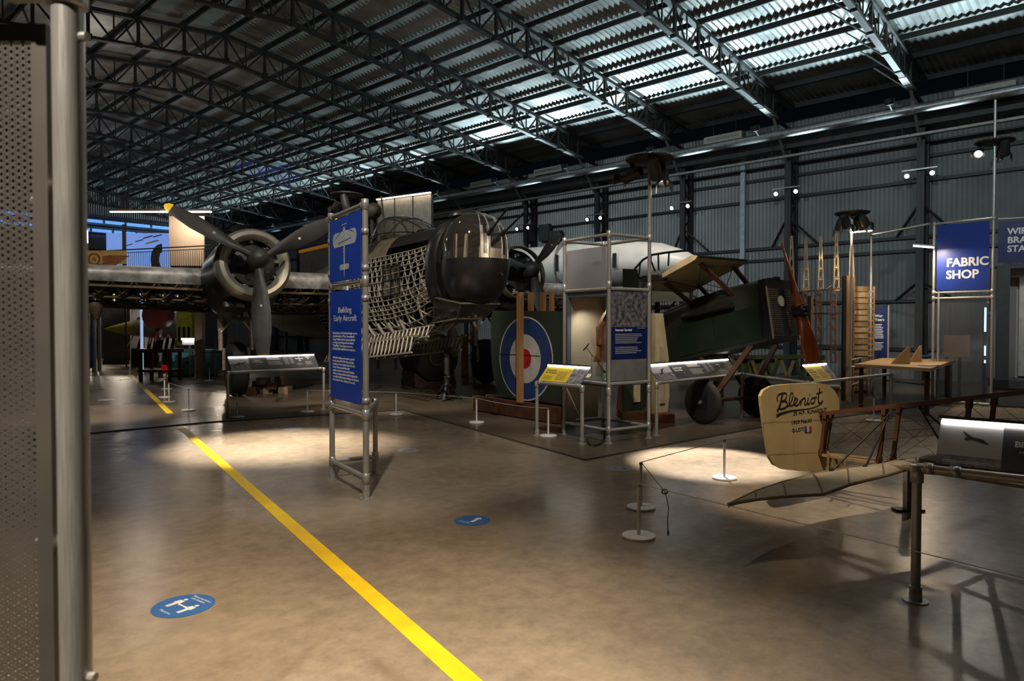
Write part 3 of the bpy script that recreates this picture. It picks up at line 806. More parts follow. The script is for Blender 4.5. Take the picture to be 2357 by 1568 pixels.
def perforated(x0, x1, z0, z1, pitch, hole, M, label):
    """sheet in local xz plane with staggered round holes cut through"""
    m = MB(); px_, pz = pitch * .866, pitch; nc = int((x1 - x0) / px_); nr = int((z1 - z0) / pz); N = 8
    ring = [(math.cos(2 * math.pi * i / N + math.pi / 8), math.sin(2 * math.pi * i / N + math.pi / 8)) for i in range(N)]
    for c in range(nc):
        cx = x0 + px_ * (c + .5); of = pz * .5 * (c % 2)
        for r_ in range(nr):
            cz = z0 + pz * (r_ + .5) + of
            sq = [(max(-1, min(1, a * 1.42)) * px_ / 2, max(-1, min(1, b * 1.42)) * pz / 2) for a, b in ring]
            vs = [(cx + a * hole / 2, 0, cz + b * hole / 2) for a, b in ring] + [(cx + a, 0, cz + b) for a, b in sq]
            m.add(vs, [(i, (i + 1) % N, N + (i + 1) % N, N + i) for i in range(N)])
    t = thing('perforated_screen', label, 'screen', M=M, group='perforated screens')
    me = bpy.data.meshes.new('perforated_sheet'); me.from_pydata(m.v, [], m.f)
    obj('perforated_sheet', me, PERF, t)
    f = MB(); xe = x0 + px_ * nc; ze = z0 + pz * (nr + .5)
    f.box(((xe + .013), 0.004, (z0 + ze) / 2), (.026, .012, ze - z0 + .06)); f.box(((x0 - .013), 0.004, (z0 + ze) / 2), (.026, .012, ze - z0 + .06))
    f.box(((x0 + xe) / 2, .004, ze + .015), (xe - x0, .012, .03)); f.box(((x0 + xe) / 2, .004, z0 - .01), (xe - x0, .012, .04))
    f.build('frame', PERF, t); return t
xr = at(84, 784, 1.22).x
perforated(-.42, 0, .06, 2.10, .0118, .0066, Matrix.Translation((xr, 1.22, 0)), 'near perforated steel screen with round holes at the left edge')
xr = at(116, 784, 1.95).x
perforated(-.75, 0, .06, 2.35, .0118, .0066, Matrix.Translation((xr, 1.95, 0)), 'rear perforated steel screen seen between post and near screen')
# ================================================================= geodetic twin-engine bomber
BC = Vector((-2.293, 15.71, 0)); BANG = math.atan2(-.84, .54)
BM = Matrix.Translation(BC) @ Matrix.Rotation(BANG, 4, 'Z')
bom = thing('bomber_aircraft', 'large twin-engined bomber with bare geodetic lattice fuselage and glazed nose turret', 'aircraft', M=BM)
GEO = mat('bare alloy lattice', (0.48, 0.44, 0.37), 0.42, 0.5, c2=(0.27, 0.24, 0.20), scale=9)
GEO_B = mat('corroded brown lattice', (0.12, 0.085, 0.05), 0.55, 0.4, c2=(0.05, 0.036, 0.02), scale=7)
ALU = mat('dull aluminium skin', (0.33, 0.33, 0.32), 0.5, 0.4, c2=(0.12, 0.12, 0.115), scale=5, rvar=.1)
RING = mat('burnt collector ring metal', (0.42, 0.41, 0.35), 0.36, 0.75, c2=(0.27, 0.26, 0.21), scale=4)
CANV = mat('olive doped canvas', (0.09, 0.075, 0.045), 0.6, c2=(0.055, 0.046, 0.028), scale=4)
BLK_F = mat('satin black aircraft paint', (0.010, 0.010, 0.0105), 0.30, c2=(0.006, 0.006, 0.0065), scale=5)
BROWN_IN = mat('dark brown interior', (0.045, 0.033, 0.022), 0.6, c2=(0.02, 0.015, 0.01), scale=5)
PERSP = glass('aged perspex', (0.80, 0.78, 0.74), 0.05, 0.12, haze=(0.022, (0.5, 0.46, 0.38)))
SEC = [(2.45, .60, 1.90, 3.58), (1.5, .70, 1.52, 3.62), (.5, .78, 1.36, 3.64), (-1, .84, 1.28, 3.66), (-3, .87, 1.20, 3.55),
       (-6, .80, 1.22, 3.20), (-9, .58, 1.30, 2.80), (-12.2, .20, 1.6, 2.30)]
def fus(x):
    for a, b in zip(SEC[:-1], SEC[1:]):
        if x >= b[0] or b is SEC[-1]:
            f = (x - b[0]) / (a[0] - b[0]); return [b[i] + (a[i] - b[i]) * f for i in (1, 2, 3)]
def fp(x, ph, off=0.0):
    hw, z0, z1 = fus(x); zc, hh = (z0 + z1) / 2, (z1 - z0) / 2; s_, c_ = math.sin(ph), math.cos(ph)
    pw = lambda v: math.copysign(abs(v) ** .85, v)
    return Vector((x, (hw - off) * pw(s_), zc + (hh - off) * pw(c_)))
# lattice members (both diagonals), each a single bent strip
def strip(pts, w_, d_, name, mt, parent):
    m = MB()
    for a, b in zip(pts[:-1], pts[1:]):
        cen = Vector((a.x, 0, 2.5)); m.bar(a, b, w_, d_, up=(Vector((0, a.y, a.z - 2.4))).normalized() if (abs(a.y) + abs(a.z - 2.4)) > .01 else (0, 0, 1))
    return m.build(name, mt, parent)
XN, XT = 2.40, -6.0
PH0 = R(62)
def lattice(p0, p1, slope, step, r_, xe, side, name='lattice_strip'):
    for sgn in (-1, 1):
        xs_ = xe - 1.6
        while xs_ < XN + 1.6:
            pts = []
            for i in range(13):
                ph = p0 + (p1 - p0) * i / 12; x = xs_ + sgn * (ph - (p0 + p1) / 2) * slope
                if xe <= x <= XN: pts.append(fp(x, side * ph, -.006 * sgn))
            if len(pts) > 1: MB().path(pts, r_, 4).build(name, GEO, bom)
            xs_ += step
lattice(PH0, R(126), .62, .26, .014, -4.0, -1)
lattice(PH0, R(126), .62, .60, .014, -4.0, 1)
lattice(R(126), R(234), .60, .46, .017, -4.0, -1, 'keel_strip')
for k in range(13):
    ph = PH0 + R(64) * k / 12
    MB().path([fp(x, -ph, -.016) for x in (2.4, 1.95, 1.5, 1, .5, -.25, -1, -2, -3, -4)], .013, 4).build('longeron', GEO, bom)
for ph in (R(140), R(156), R(172), R(188), R(204), R(220), R(240), R(262), R(284)):
    MB().path([fp(x, -ph, -.016) for x in (2.4, 1.95, 1.5, 1, .5, -.25, -1, -2, -3, -4)], .016, 4).build('longeron', GEO, bom)
# hoops on the lower nose: pale curved tubes
for k in range(5):
    x = 1.75 - .52 * k
    pts = [fp(x - .06 * i, -R(112 + 14 * i), -.01) for i in range(9)]
    MB().path(pts, .028, 6).build('nose_hoop', mat('bright alloy tube', (.62, .58, .50), .35, .7), bom, True)
# doped skin on the back and rear fuselage
def skin(x0, x1, p0, p1, mt, name, off=-.012, nx=16, n=18):
    rows = []
    for i in range(nx + 1):
        x = x0 + (x1 - x0) * i / nx; rows.append([fp(x, p0 + (p1 - p0) * j / n, off) for j in range(n + 1)])
    return MB().grid(rows).build(name, mt, bom, True)
skin(2.4, .3, -PH0 * .82, PH0 * .82, BLK_F, 'nose_deck'); skin(.3, -4, -PH0, PH0, CANV, 'back_skin'); skin(-4, -12.2, -math.pi, math.pi, CANV, 'rear_skin', nx=24, n=28)
skin(2.4, -6, R(60), R(180), BROWN_IN, 'inner_lining', .10); 
o = MB().slab([(2.3, -.5, 1.95), (2.3, .5, 1.95), (-5.9, .62, 1.7), (-5.9, -.62, 1.7)], (0, 0, 1), .03).build('cabin_floor', BROWN_IN, bom)
for k in range(16):
    x = 2.1 - k * .48; s_ = .12 + .22 * rnd.random()
    MB().box((x, -.18 + .3 * rnd.random(), 2.0 + s_ + .6 * rnd.random()), (.2 + .2 * rnd.random(), .25, s_ * 2)).build('equipment_box', [BROWN_IN, GEO_B, CANV, ALU][k % 4], bom)
    MB().tube((x, .35, 1.9), (x + .2 * rnd.random(), .45, 3.3), .03, 6).build('cabin_tube', GEO_B, bom)
# framed side window over the lattice
m = MB(); w0, w1, pa_, pb_ = .35, 1.12, R(-76), R(-101)
q = lambda x, f: fp(x, pa_ + (pb_ - pa_) * f, -.03)
win_ = MB().slab([q(w0, 0), q(w1, 0), q(w1, 1), q(w0, 1)], (0, -1, 0), .006).build('side_window', PERSP, bom)
for a, b in ((q(w0, 0), q(w1, 0)), (q(w0, .5), q(w1, .5)), (q(w0, 1), q(w1, 1)), (q(w0, 0), q(w0, 1)), (q((w0 + w1) / 2, 0), q((w0 + w1) / 2, 1)), (q(w1, 0), q(w1, 1))):
    member('window_bar', a + Vector((0, -.012, 0)), b + Vector((0, -.012, 0)), .028, BLK_F, win_)
# ---- cockpit canopy
cz = lambda x: fus(x)[2]
def canopy_pt(x, a):
    f = (x + 1.9) / 2.9; prof = .50 * math.sin(math.pi * min(1, max(0, f)) ** .72) ** .8 + .02
    return Vector((x, .52 * math.sin(a) * (.65 + .35 * math.sin(math.pi * f)), cz(x) - .08 + (prof + .08) * math.cos(a)))
rows = [[canopy_pt(-1.9 + 2.9 * i / 14, R(-82 + 164 * j / 14)) for j in range(15)] for i in range(15)]
cn = MB().grid(rows).build('cockpit_canopy', PERSP, bom, True)
for i in (0, 4, 10, 14):
    MB().path([canopy_pt(-1.9 + 2.9 * i / 14, R(-82 + 164 * j / 14)) for j in range(15)], .017, 5).build('canopy_frame', BLK_F, cn)
for a in (-78, -28, 28, 78):
    MB().path([canopy_pt(-1.9 + 2.9 * i / 14, R(a)) for i in range(15)], .015, 5).build('canopy_frame', BLK_F, cn)
MB().box((-.6, -.2, 3.55), (.4, .4, .3)).build('pilot_seat', BROWN_IN, bom)
MB().tube((-1.45, 0, cz(-1.45)), (-1.7, 0, cz(-1.45) + 1.15), .035, 8, .022).build('aerial_mast', CANV, bom, True)
# ---- direction finder fairing on the spine
MB().lathe((-2.3, 0, 4.50), (1, 0, 0), [(-.42, .01), (-.3, .14), (-.05, .21), (.15, .20), (.3, .12), (.36, .01)], 16).build('loop_fairing', CANV, bom, True)
MB().tube((-2.3, 0, cz(-2.3)), (-2.3, 0, 4.35), .05, 8).build('loop_stalk', CANV, bom)
# ---- nose turret: collar, glazed cupola, black chin
def ell(x, hw, z0, z1, n=28, pw=.85):
    zc, hh = (z0 + z1) / 2, (z1 - z0) / 2; P = []
    for i in range(n):
        a = 2 * math.pi * i / n; s_, c_ = math.sin(a), math.cos(a); f = lambda v: math.copysign(abs(v) ** pw, v)
        P.append(Vector((x, hw * f(s_), zc + hh * f(c_))))
    return P
MB().grid([ell(2.10, .64, 1.80, 3.64), ell(2.20, .70, 1.76, 3.68), ell(2.45, .68, 1.86, 3.68), ell(2.52, .62, 1.92, 3.62), ell(2.50, .50, 2.05, 3.5)], True).build('turret_collar', BLK_F, bom, True)
TX, TR_, TZ0, TZ1 = 2.98, .62, 2.82, 3.74
prof = [(0, TR_), (.30, TR_ * 1.0), (.48, TR_ * .96), (.66, TR_ * .84), (.80, TR_ * .64), (.89, TR_ * .38), (.92, .01)]
cup = MB().lathe((TX, 0, TZ0), (0, 0, 1), prof, 36).build('turret_glazing', PERSP, bom, True)
def cpt(a, t, e=.006):
    for (t0, r0), (t1, r1) in zip(prof[:-1], prof[1:]):
        if t <= t1: r_ = r0 + (r1 - r0) * (t - t0) / (t1 - t0); break
    return Vector((TX + (r_ + e) * math.cos(a), (r_ + e) * math.sin(a), TZ0 + t))
for a in (-70, -22, -6, 20, 38, 75, 120, 180, 240):
    MB().path([cpt(R(a), .91 * i / 10) for i in range(11)], .011, 5).build('glazing_bar', ALU if -30 < a < 50 else BLK_F, cup)
for t_ in (.0,):
    MB().path([cpt(2 * math.pi * i / 32, t_) for i in range(32)], .013, 5, True).build('glazing_ring', ALU if t_ == 0 else GEO_B, cup)
MET = mat('bare turret plate', (.36, .32, .27), .4, .6, c2=(.24, .21, .17), scale=8)
for a0, a1, t1 in ((-22, -8, .62), (-6, 20, .20), (20, 34, .62)):
    rows = [[cpt(R(a0 + (a1 - a0) * j / 5), t1 * i / 6, .003) for j in range(6)] for i in range(7)]
    MB().grid(rows).build('front_plate', MET, cup, True)
for a in (-14, 27):
    c = Vector((TX + .35 * math.cos(R(a)), .35 * math.sin(R(a)), 3.12)); dr = Vector((math.cos(R(a * .3 + 6)), math.sin(R(a * .3 + 6)), .62)).normalized()
    g = MB().tube(c, c + dr * .42, .045, 10).build('gun_body', BLK_F, bom, True)
    MB().tube(c + dr * .4, c + dr * .98, .019, 8).build('gun_barrel', BLK_F, g, True)
    MB().tube(c + dr * .92, c + dr * .99, .026, 8).build('muzzle', BLK_F, g, True)
    rows = [[cpt(R(a - 3.4 + 6.8 * j / 3), .1 + .55 * i / 6, .008) for j in range(4)] for i in range(7)]
    MB().grid(rows).build('gun_slot', BLK_F, cup)
BEI = mat('beige turret tube', (.45, .36, .26), .45, .2)
for (y, x, r_) in ((-.30, 2.72, .02), (-.18, 2.8, .03), (.10, 2.9, .028), (.22, 3.0, .02), (-.05, 2.62, .035), (.0, 3.1, .018)):
    MB().tube((x, y, 2.55), (x + .05 * rnd.random(), y + .06 * rnd.random(), 3.35), r_, 8).build('turret_tube', BEI, bom, True)
MB().box((2.85, 0, 2.62), (.5, .6, .22)).build('gunner_seat', BROWN_IN, bom)
MB().tube((2.7, .1, 3.2), (2.95, .1, 3.25), .09, 10).build('gunner_sight', BLK_F, bom, True)
MB().lathe((2.62, 0, 3.70), (0, 0, 1), [(0, .36), (.06, .33), (.12, .22), (.16, .01)], 20).build('turret_cap', BLK_F, bom, True)
# chin: rows from turret ring downwards
rows = []
for i in range(11):
    f = i / 10; z = 2.84 - .86 * f; sc = (1 - f ** 2.6) ** .5 if f < 1 else 0.02
    row = []
    for j in range(29):
        a = R(-180 + 360 * j / 28); fx = TX + math.cos(a) * (.66 if math.cos(a) > 0 else .74) * (.25 + .75 * sc) - .10 * f
        row.append(Vector((fx, math.sin(a) * .645 * (.2 + .8 * sc), z)))
    rows.append(row)
ch = MB().grid(rows).build('chin_fairing', BLK_F, bom, True)
p = Vector((3.50, .16, 2.56)); dr = Vector((.95, .28, -.05)).normalized()
MB().lathe(p, dr, [(0, .085), (.07, .085), (.075, .06), (.05, .055), (.05, .03), (.10, .03), (.10, .001)], 18).build('chin_port', BLK_F, ch, True)
# bomb aimer's lower glazing under the chin
q = [Vector((2.35, -.55, 2.15)), Vector((3.15, -.42, 2.02)), Vector((3.15, .42, 2.02)), Vector((2.35, .55, 2.15)), Vector((1.95, -.40, 1.66)), Vector((2.75, -.28, 1.74)), Vector((2.75, .28, 1.74)), Vector((1.95, .40, 1.66))]
lw = MB().add(q, [(0, 1, 5, 4), (1, 2, 6, 5), (2, 3, 7, 6)]).build('lower_glazing', PERSP, bom)
MB().add([q[4], q[5], q[6], q[7]], [(0, 1, 2, 3)]).build('lower_hatch', CANV, bom)
for a, b in ((0, 1), (1, 5), (5, 4), (4, 0), (1, 2), (5, 6), (2, 6), (3, 7), (2, 3)): member('glazing_bar', q[a], q[b], .028, CANV, lw)
# ---- bomb bay doors hanging open: ladder lattices
for yy, x0, x1, za_, zb_, hh in ((-.72, -3.6, 1.9, 1.00, 1.42, .34), (-.55, -2.9, 2.3, 1.24, 1.62, .22), (.55, -3.2, 1.6, 1.0, 1.4, .30)):
    n = 26; A = lambda f, h: Vector((x0 + (x1 - x0) * f, yy - .12 * h, za_ + (zb_ - za_) * f - hh * h))
    door = MB().bar(A(0, 0), A(1, 0), .035, .03).build('bomb_door', GEO, bom)
    member('door_rail', A(0, 1), A(1, 1), .035, GEO, door)
    for i in range(n):
        member('door_rib', A(i / n, 0), A((i + .5) / n, 1), .03, GEO, door); member('door_rib', A((i + .5) / n, 1), A((i + 1) / n, 0), .018, GEO_B, door)
for k in range(9):
    x = -3.5 + k * .55
    MB().path([fp(x, -R(125 + 12 * i), -.03 + .0 * i) + Vector((0, 0, -.10)) for i in range(7)], .035, 6).build('bay_arch', mat('pale bay rib', (.5, .46, .4), .45, .4), bom, True)
# ---- wings
def airf(y, f, side):
    """f: 0 leading edge over top to 1 trailing edge; side 1 top, -1 bottom"""
    tp = max(0, abs(y) - 3) / 10.0; ch_ = 4.0 * (1 - .5 * tp); th = 1 - .45 * tp
    x = -1.75 - .25 * tp - ch_ * f; t_ = 2.9 * (.2969 * f ** .5 - .126 * f - .3516 * f * f + .2843 * f ** 3 - .1015 * f ** 4)
    z = 2.70 + .05 * tp + (.86 if side > 0 else -2.55) * th * t_
    return Vector((x, y, z - .02 * ch_ * f * 3))
for sd in (-1, 1):
    y0, y1 = .8, (10.0 if sd < 0 else 6.0)
    ys = [sd * (y0 + (y1 - y0) * i / 14) for i in range(15)]
    F = [0, .01, .03, .06, .1]; G = [.1, .2, .35, .5, .7, 1.0]
    MB().grid([[airf(y, f, -1) for f in (.012, .007, .003, .001)] + [airf(y, f, 1) for f in F] for y in ys]).build('leading_edge', ALU, bom, True)
    MB().grid([[airf(y, f, 1) for f in G] for y in ys]).build('upper_skin', BROWN_IN, bom, True)
    for f in (.03, .10, .32, .62, .97):
        MB().path([airf(y, f, -1) + Vector((0, 0, .02)) for y in ys], .035, 5).build('wing_spar', GEO_B, bom)
        if f in (.32, .62): MB().path([airf(y, f, -1) * .45 + airf(y, f, 1) * .55 for y in ys], .03, 5).build('wing_spar', GEO_B, bom)
    for dirn in (-1, 1):
        s0 = y0 - 3.0
        while s0 < y1 + 3.0:
            pts = []
            for i in range(9):
                f = .014 + .96 * (i / 8) ** 1.4; y = s0 + dirn * (f - .5) * 3.4
                if y0 <= y <= y1: pts.append(airf(sd * y, f, -1))
            if len(pts) > 1:
                m = MB()
                for a, b in zip(pts[:-1], pts[1:]): m.bar(a, b, .024, .03)
                m.build('wing_lattice_strip', GEO_B, bom)
            s0 += .42
    for k in range(12):
        y = sd * (y0 + .3 + (y1 - y0 - .6) * k / 11); m = MB(); m.bar(airf(y, .32, -1), airf(y + sd * .3, .32, 1) + Vector((0, 0, -.12)), .03); m.build('spar_brace', GEO_B, bom); m = MB(); m.bar(airf(y, .62, -1), airf(y - sd * .3, .62, 1) + Vector((0, 0, -.12)), .03); m.build('spar_brace', GEO_B, bom)
MB().lathe((-2.4, -6.05, 2.1), (0, .1, -1), [(0, .13), (.12, .15), (.28, .09), (.36, .05), (.38, .0)], 12).build('landing_lamp', GEO_B, bom, True)
# ---- engines, propellers, nacelles, undercarriage
TILT = R(9)
AX = Vector((math.cos(TILT), 0, math.sin(TILT)))
def engine(sy, zh, starboard):
    H = Vector((0, sy, zh)); 
    def pt(t, a, r_):
        up = Vector((-math.sin(TILT), 0, math.cos(TILT))); return H + AX * t + (Vector((0, 1, 0)) * math.cos(a) + up * math.sin(a)) * r_
    def lt(prof, name, mt, n=36, parent=bom): return MB().lathe(H, AX, prof, n).build(name, mt, parent, True)
    if starboard:
        lt([(-.42, .50), (-.36, .53), (-.31, .60), (-.32, .68), (-.40, .74), (-.55, .765), (-.62, .74), (-.60, .55), (-.42, .50)], 'collector_ring', RING, 44)
    else:
        lt([(-.42, .66), (-.38, .68), (-.40, .71), (-.55, .75), (-.62, .72), (-.42, .66)], 'collector_ring', CANV, 44)
    lt([(-.60, .74 if starboard else .64), (-1.2, .78), (-1.9, .80), (-2.0, .1)], 'nacelle_cowl', BLK_F)
    lt([(-.80, .02), (-.80, .72)], 'engine_bay_back', BLK_F)
    fan = lt([(-.46, .02), (-.44, .2), (-.48, .36), (-.52, .43), (-.54, .43)], 'crankcase_plate', BLACK_M)
    for k in range(9):
        a = 2 * math.pi * k / 9 + .2
        m = MB().tube(pt(-.62, a, .18), pt(-.62, a, .56), .075, 10); 
        for j in range(5): m.tube(pt(-.62, a, .26 + .06 * j), pt(-.62, a, .275 + .06 * j), .105, 10)
        cy = m.build('engine_cylinder', mat('engine cylinder metal', (.12, .11, .10), .4, .7), bom, True)
        MB().box(pt(-.52, a, .50), (.06, .06, .06)).build('rocker_cover', ALU, cy)
    for k in range(8):
        a = 2 * math.pi * k / 8 + .35; u_ = pt(-.455, a, .29); 
        MB().lathe(u_, AX, [(.0, .062), (.012, .06), (.012, .0)], 10).build('plate_slot', BLK_F, fan)
    lt([(-.46, .16), (-.2, .19), (-.05, .215), (.08, .20), (.20, .13), (.26, .04), (.265, .0)], 'spinner', BLACK_M, 24)
    for a in (-90, 150, 30):
        A = R(a + (0 if starboard else 14)); rad = lambda r_, off, tw: pt(off * math.sin(tw), A + 0, r_) + (Vector((0, 1, 0)) * -math.sin(A) + Vector((-math.sin(TILT), 0, math.cos(TILT))) * math.cos(A)) * off * math.cos(tw)
        rows = []
        RS = [(.14, .08, 62, .08), (.35, .10, 52, .06), (.6, .155, 40, .04), (.95, .195, 30, .028), (1.35, .19, 23, .02), (1.80, .122, 20, .014), (1.88, .085, 18, .011), (1.93, .03, 18, .007)]
        if starboard and a == -90: RS = [(a_ * 1.065, b_, c_, d_) for a_, b_, c_, d_ in RS]
        if not starboard: RS = [(a * .74, b * .9, c, d_) for a, b, c, d_ in RS]
        def sect(r_, c_, tw, th):
            tw = R(tw); row = []
            for k in range(10):
                g = 2 * math.pi * k / 10; u_, v_ = c_ * math.cos(g), th * math.sin(g)
                tang = Vector((0, 1, 0)) * -math.sin(A) + Vector((-math.sin(TILT), 0, math.cos(TILT))) * math.cos(A)
                row.append(pt(0, A, r_) + tang * (u_ * math.cos(tw) - v_ * math.sin(tw)) + AX * (u_ * math.sin(tw) + v_ * math.cos(tw)))
            return row
        bl = MB().grid([sect(*s_) for s_ in RS[:-2]], True).build('propeller_blade', mat('weathered black blade', (.03, .03, .031), .42, .1, c2=(.018, .018, .019), scale=7), bom, True)
        MB().grid([sect(*s_) for s_ in RS[-3:]], True).build('blade_tip', mat('yellow tip paint', (.62, .40, .01), .5) if starboard else MATS['weathered black blade'], bl, True)
        MB().lathe(pt(.02, A, .95), AX, [(0, .03), (.025, .03), (.025, 0)], 10).build('blade_badge', ALU, bl)
    # lower nacelle and wheel bay
    ns = []
    for x, hw, z0, z1 in ((-.75, .60, zh - .72, zh + .2), (-1.1, .70, zh - 1.05, zh + .3), (-1.7, .72, zh - 1.22, zh + .5), (-2.6, .66, zh - 1.15, zh + .5), (-3.8, .5, zh - .9, zh + .35), (-5.0, .2, zh - .5, zh + .1)):
        ns.append([p + Vector((0, sy, 0)) for p in ell(x, hw, z0, z1, 24)])
    MB().grid(ns, True).build('nacelle_body', mat('oily black nacelle', (.03, .026, .02), .4, .2, c2=(.014, .012, .010), scale=4), bom, True)
    for k in range(14):
        a = rnd.uniform(-2.7, -.4); x = rnd.uniform(-1.9, -.8)
        p = Vector((x, sy + .62 * math.cos(a), zh - .35 + .75 * math.sin(a))); MB().box(p, (.18 * rnd.random() + .06, .1, .1)).build('engine_accessory', [GEO_B, BLK_F, ALU, BROWN_IN][k % 4], bom)
    MB().box((-.72, sy - .28, zh - .88), (.10, .30, .16)).build('air_intake', BLK_F, bom)
    MB().box((-.665, sy - .28, zh - .88), (.02, .24, .11)).build('intake_mouth', BLACK, bom)
    wx = -2.25
    OLEO = mat('grimy pale leg tube', (.38, .34, .27), .45, .4, c2=(.22, .19, .14), scale=9)
    for dy in (-.33, .33):
        MB().tube((wx, sy + dy, zh - .9), (wx, sy + dy, 1.05), .055, 10).build('leg', OLEO, bom, True)
        MB().tube((wx, sy + dy, zh - 1.05), (wx, sy + dy, zh - 1.45), .08, 10, .06).build('leg_collar', OLEO, bom, True)
        MB().tube((wx, sy + dy * .8, 1.1), (wx, sy + dy * .8, .60), .04, 8).build('leg_fork', OLEO, bom, True)
        MB().tube((wx + .05, sy + dy, 1.45), (wx + .05, sy - dy * .1, 1.95), .028, 8).build('cross_brace', OLEO, bom, True)
        MB().tube((wx + .05, sy + dy, 2.1), (wx + .05, sy - dy * .05, 1.92), .028, 8).build('cross_brace', OLEO, bom, True)
    wl = MB().lathe((wx, sy - .2, .62), (0, 1, 0), [(-.02, .28), (.0, .45), (.04, .57), (.12, .615), (.28, .615), (.36, .57), (.40, .45), (.42, .28)], 36).build('wheel_tyre', RUBBER, bom, True)
    MB().lathe((wx, sy - .22, .62), (0, 1, 0), [(-.01, .0), (-.01, .12), (.03, .26), (.43, .26), (.45, .1), (.45, 0)], 24).build('wheel_hub', GEO_B, wl, True)
engine(-3.3, 2.934, True)
engine(3.3, 3.02, False)
# tail wheel
MB().lathe((-10.6, -.1, .30), (0, 1, 0), [(0, .15), (.02, .28), (.1, .30), (.18, .28), (.2, .15)], 24).build('tail_wheel', RUBBER, bom, True)
MB().bar((-10.6, 0, .4), (-10.5, 0, 1.5), .08).build('tail_leg', GEO_B, bom)
# ---- steel jack stands under nose and wing
def jack(x, y, z, label, rr=.32):
    w_ = BM @ Vector((x, y, 0))
    t = thing('jack_stand', label, 'stand', (w_.x, w_.y, DFZ), group='aircraft jack stands')
    MB().tube((0, 0, .05), (0, 0, z), .06, 10).build('column', STEEL, t, True); MB().tube((0, 0, z * .45), (0, 0, z * .47), .075, 10).build('collar', GALV_D, t, True)
    for k in range(3):
        a = k * 2.094 + .4; MB().bar((0, 0, .42), (rr * math.cos(a), rr * math.sin(a), .02), .05, .03).build('leg', STEEL, t)
    MB().tube((0, 0, z), (0, 0, z + .02), .10, 12).build('pad', STEEL, t)
jack(1.15, .32, 1.10, 'black tripod jack stand under the bomber nose')
# ================================================================= small biplane front section
SO = Vector((3.69, 11.7, 0)); SANG = math.atan2(-.791, .611)
SMx = Matrix.Translation(SO) @ Matrix.Rotation(SANG, 4, 'Z')
se = thing('biplane_fuselage', 'dark green biplane front section with mahogany propeller and shuttered radiator', 'aircraft', M=SMx)
DG = mat('dark green dope', (0.015, 0.022, 0.015), 0.42, c2=(0.008, 0.012, 0.008), scale=3)
DG2 = mat('green engine panel', (0.009, 0.022, 0.012), 0.38, c2=(0.005, 0.012, 0.007), scale=4)
CREAM = mat('cream linen', (0.42, 0.36, 0.24), 0.6, c2=(0.33, 0.28, 0.18), scale=6)
NP = R(9.5)                                      # nose-up attitude
PF = Matrix.Translation((.9, 0, 1.81)) @ Matrix.Rotation(-NP, 4, 'Y')      # frame at the radiator centre
def sp(x, y, z): return PF @ Vector((x, y, z))
def sbox(m, x0, x1, y, z0, z1): return m.add([sp(x0, -y, z0), sp(x1, -y, z0), sp(x1, y, z0), sp(x0, y, z0), sp(x0, -y, z1), sp(x1, -y, z1), sp(x1, y, z1), sp(x0, y, z1)],
    [(3,2,1,0),(4,5,6,7),(0,1,5,4),(1,2,6,5),(2,3,7,6),(3,0,4,7)])
def hull(xs, mt, name):
    rows = []
    for x, hw, zb_, zt, cr in xs:
        P = [(-hw, zb_), (-hw, zb_ + .3 * (zt - zb_)), (-hw, zt - .12)] + [(-hw * math.cos(R(a)), zt - .12 + (.12 + cr) * math.sin(R(a))) for a in (25, 50, 75, 90, 105, 130, 155)] + [(hw, zt - .12), (hw, zb_ + .3 * (zt - zb_)), (hw, zb_)]
        rows.append([sp(x, y, z) for y, z in P])
    m = MB().grid(rows, True); n = len(rows[0]); k = len(rows)
    m.add(rows[0], [tuple(range(n))]); m.add(rows[-1], [tuple(range(n))])
    return m.build(name, mt, se, True)
hull([(-.06, .37, -.44, .50, .08), (-.9, .38, -.50, .52, .06), (-1.6, .38, -.52, .48, .04), (-2.5, .36, -.50, .36, .02), (-3.4, .32, -.42, .30, .02)], DG, 'fuselage')
# engine side panels standing proud
for sy in (-1, 1):
    for x0, x1, z0, z1 in ((-.95, -.12, -.42, .10), (-1.75, -1.0, -.46, .06)):
        MB().slab([sp(x0, sy * .385, z0), sp(x1, sy * .375, z0 + .04), sp(x1, sy * .375, z1 + .04), sp(x0, sy * .385, z1)], (0, sy, 0), .012).build('side_panel', DG2, se)
    MB().tube(sp(-1.55, sy * .44, .20), sp(-.55, sy * .44, .22), .055, 10).build('exhaust_pipe', BLACK, se, True)
    for k in range(4): MB().tube(sp(-.65 - .22 * k, sy * .30, .30), sp(-.68 - .22 * k, sy * .44, .22), .035, 8).build('exhaust_stub', BLACK, se, True)
# radiator shell with slats
sh = sbox(MB(), -.06, .06, .40, -.44, .52).build('radiator_shell', BLACK, se)
SLAT = mat('pale radiator shutter', (.46, .43, .37), .45, .3, c2=(.33, .30, .25), scale=12)
for sy in (-1, 1):
    for k in range(23):
        z = -.38 + .033 * k
        a, b = sorted((sy * .10, sy * .365)); MB().add([sp(.07, a, z), sp(.07, b, z), sp(.085, b, z + .018), sp(.085, a, z + .018), sp(.06, a, z), sp(.06, b, z), sp(.06, b, z + .018), sp(.06, a, z + .018)], [(0,1,2,3),(4,5,1,0),(3,2,6,7),(4,0,3,7),(1,5,6,2)]).build('radiator_slat', SLAT, sh)
MB().bar(sp(.07, -.405, -.42), sp(.07, -.405, .40), .02).build('shell_edge', SLAT, sh)
MB().lathe(sp(.02, 0, .52), (0, 0, 1), [(0, .05), (.05, .05), (.06, .03), (.06, 0)], 12).build('filler_cap', BLACK, se, True)
ov = MB().lathe(sp(.075, -.06, .17), PF.to_3x3() @ Vector((1, 0, 0)), [(0, .085), (.012, .085), (.012, 0)], 20)
ov.build('round_plate', WHITE_P, se)
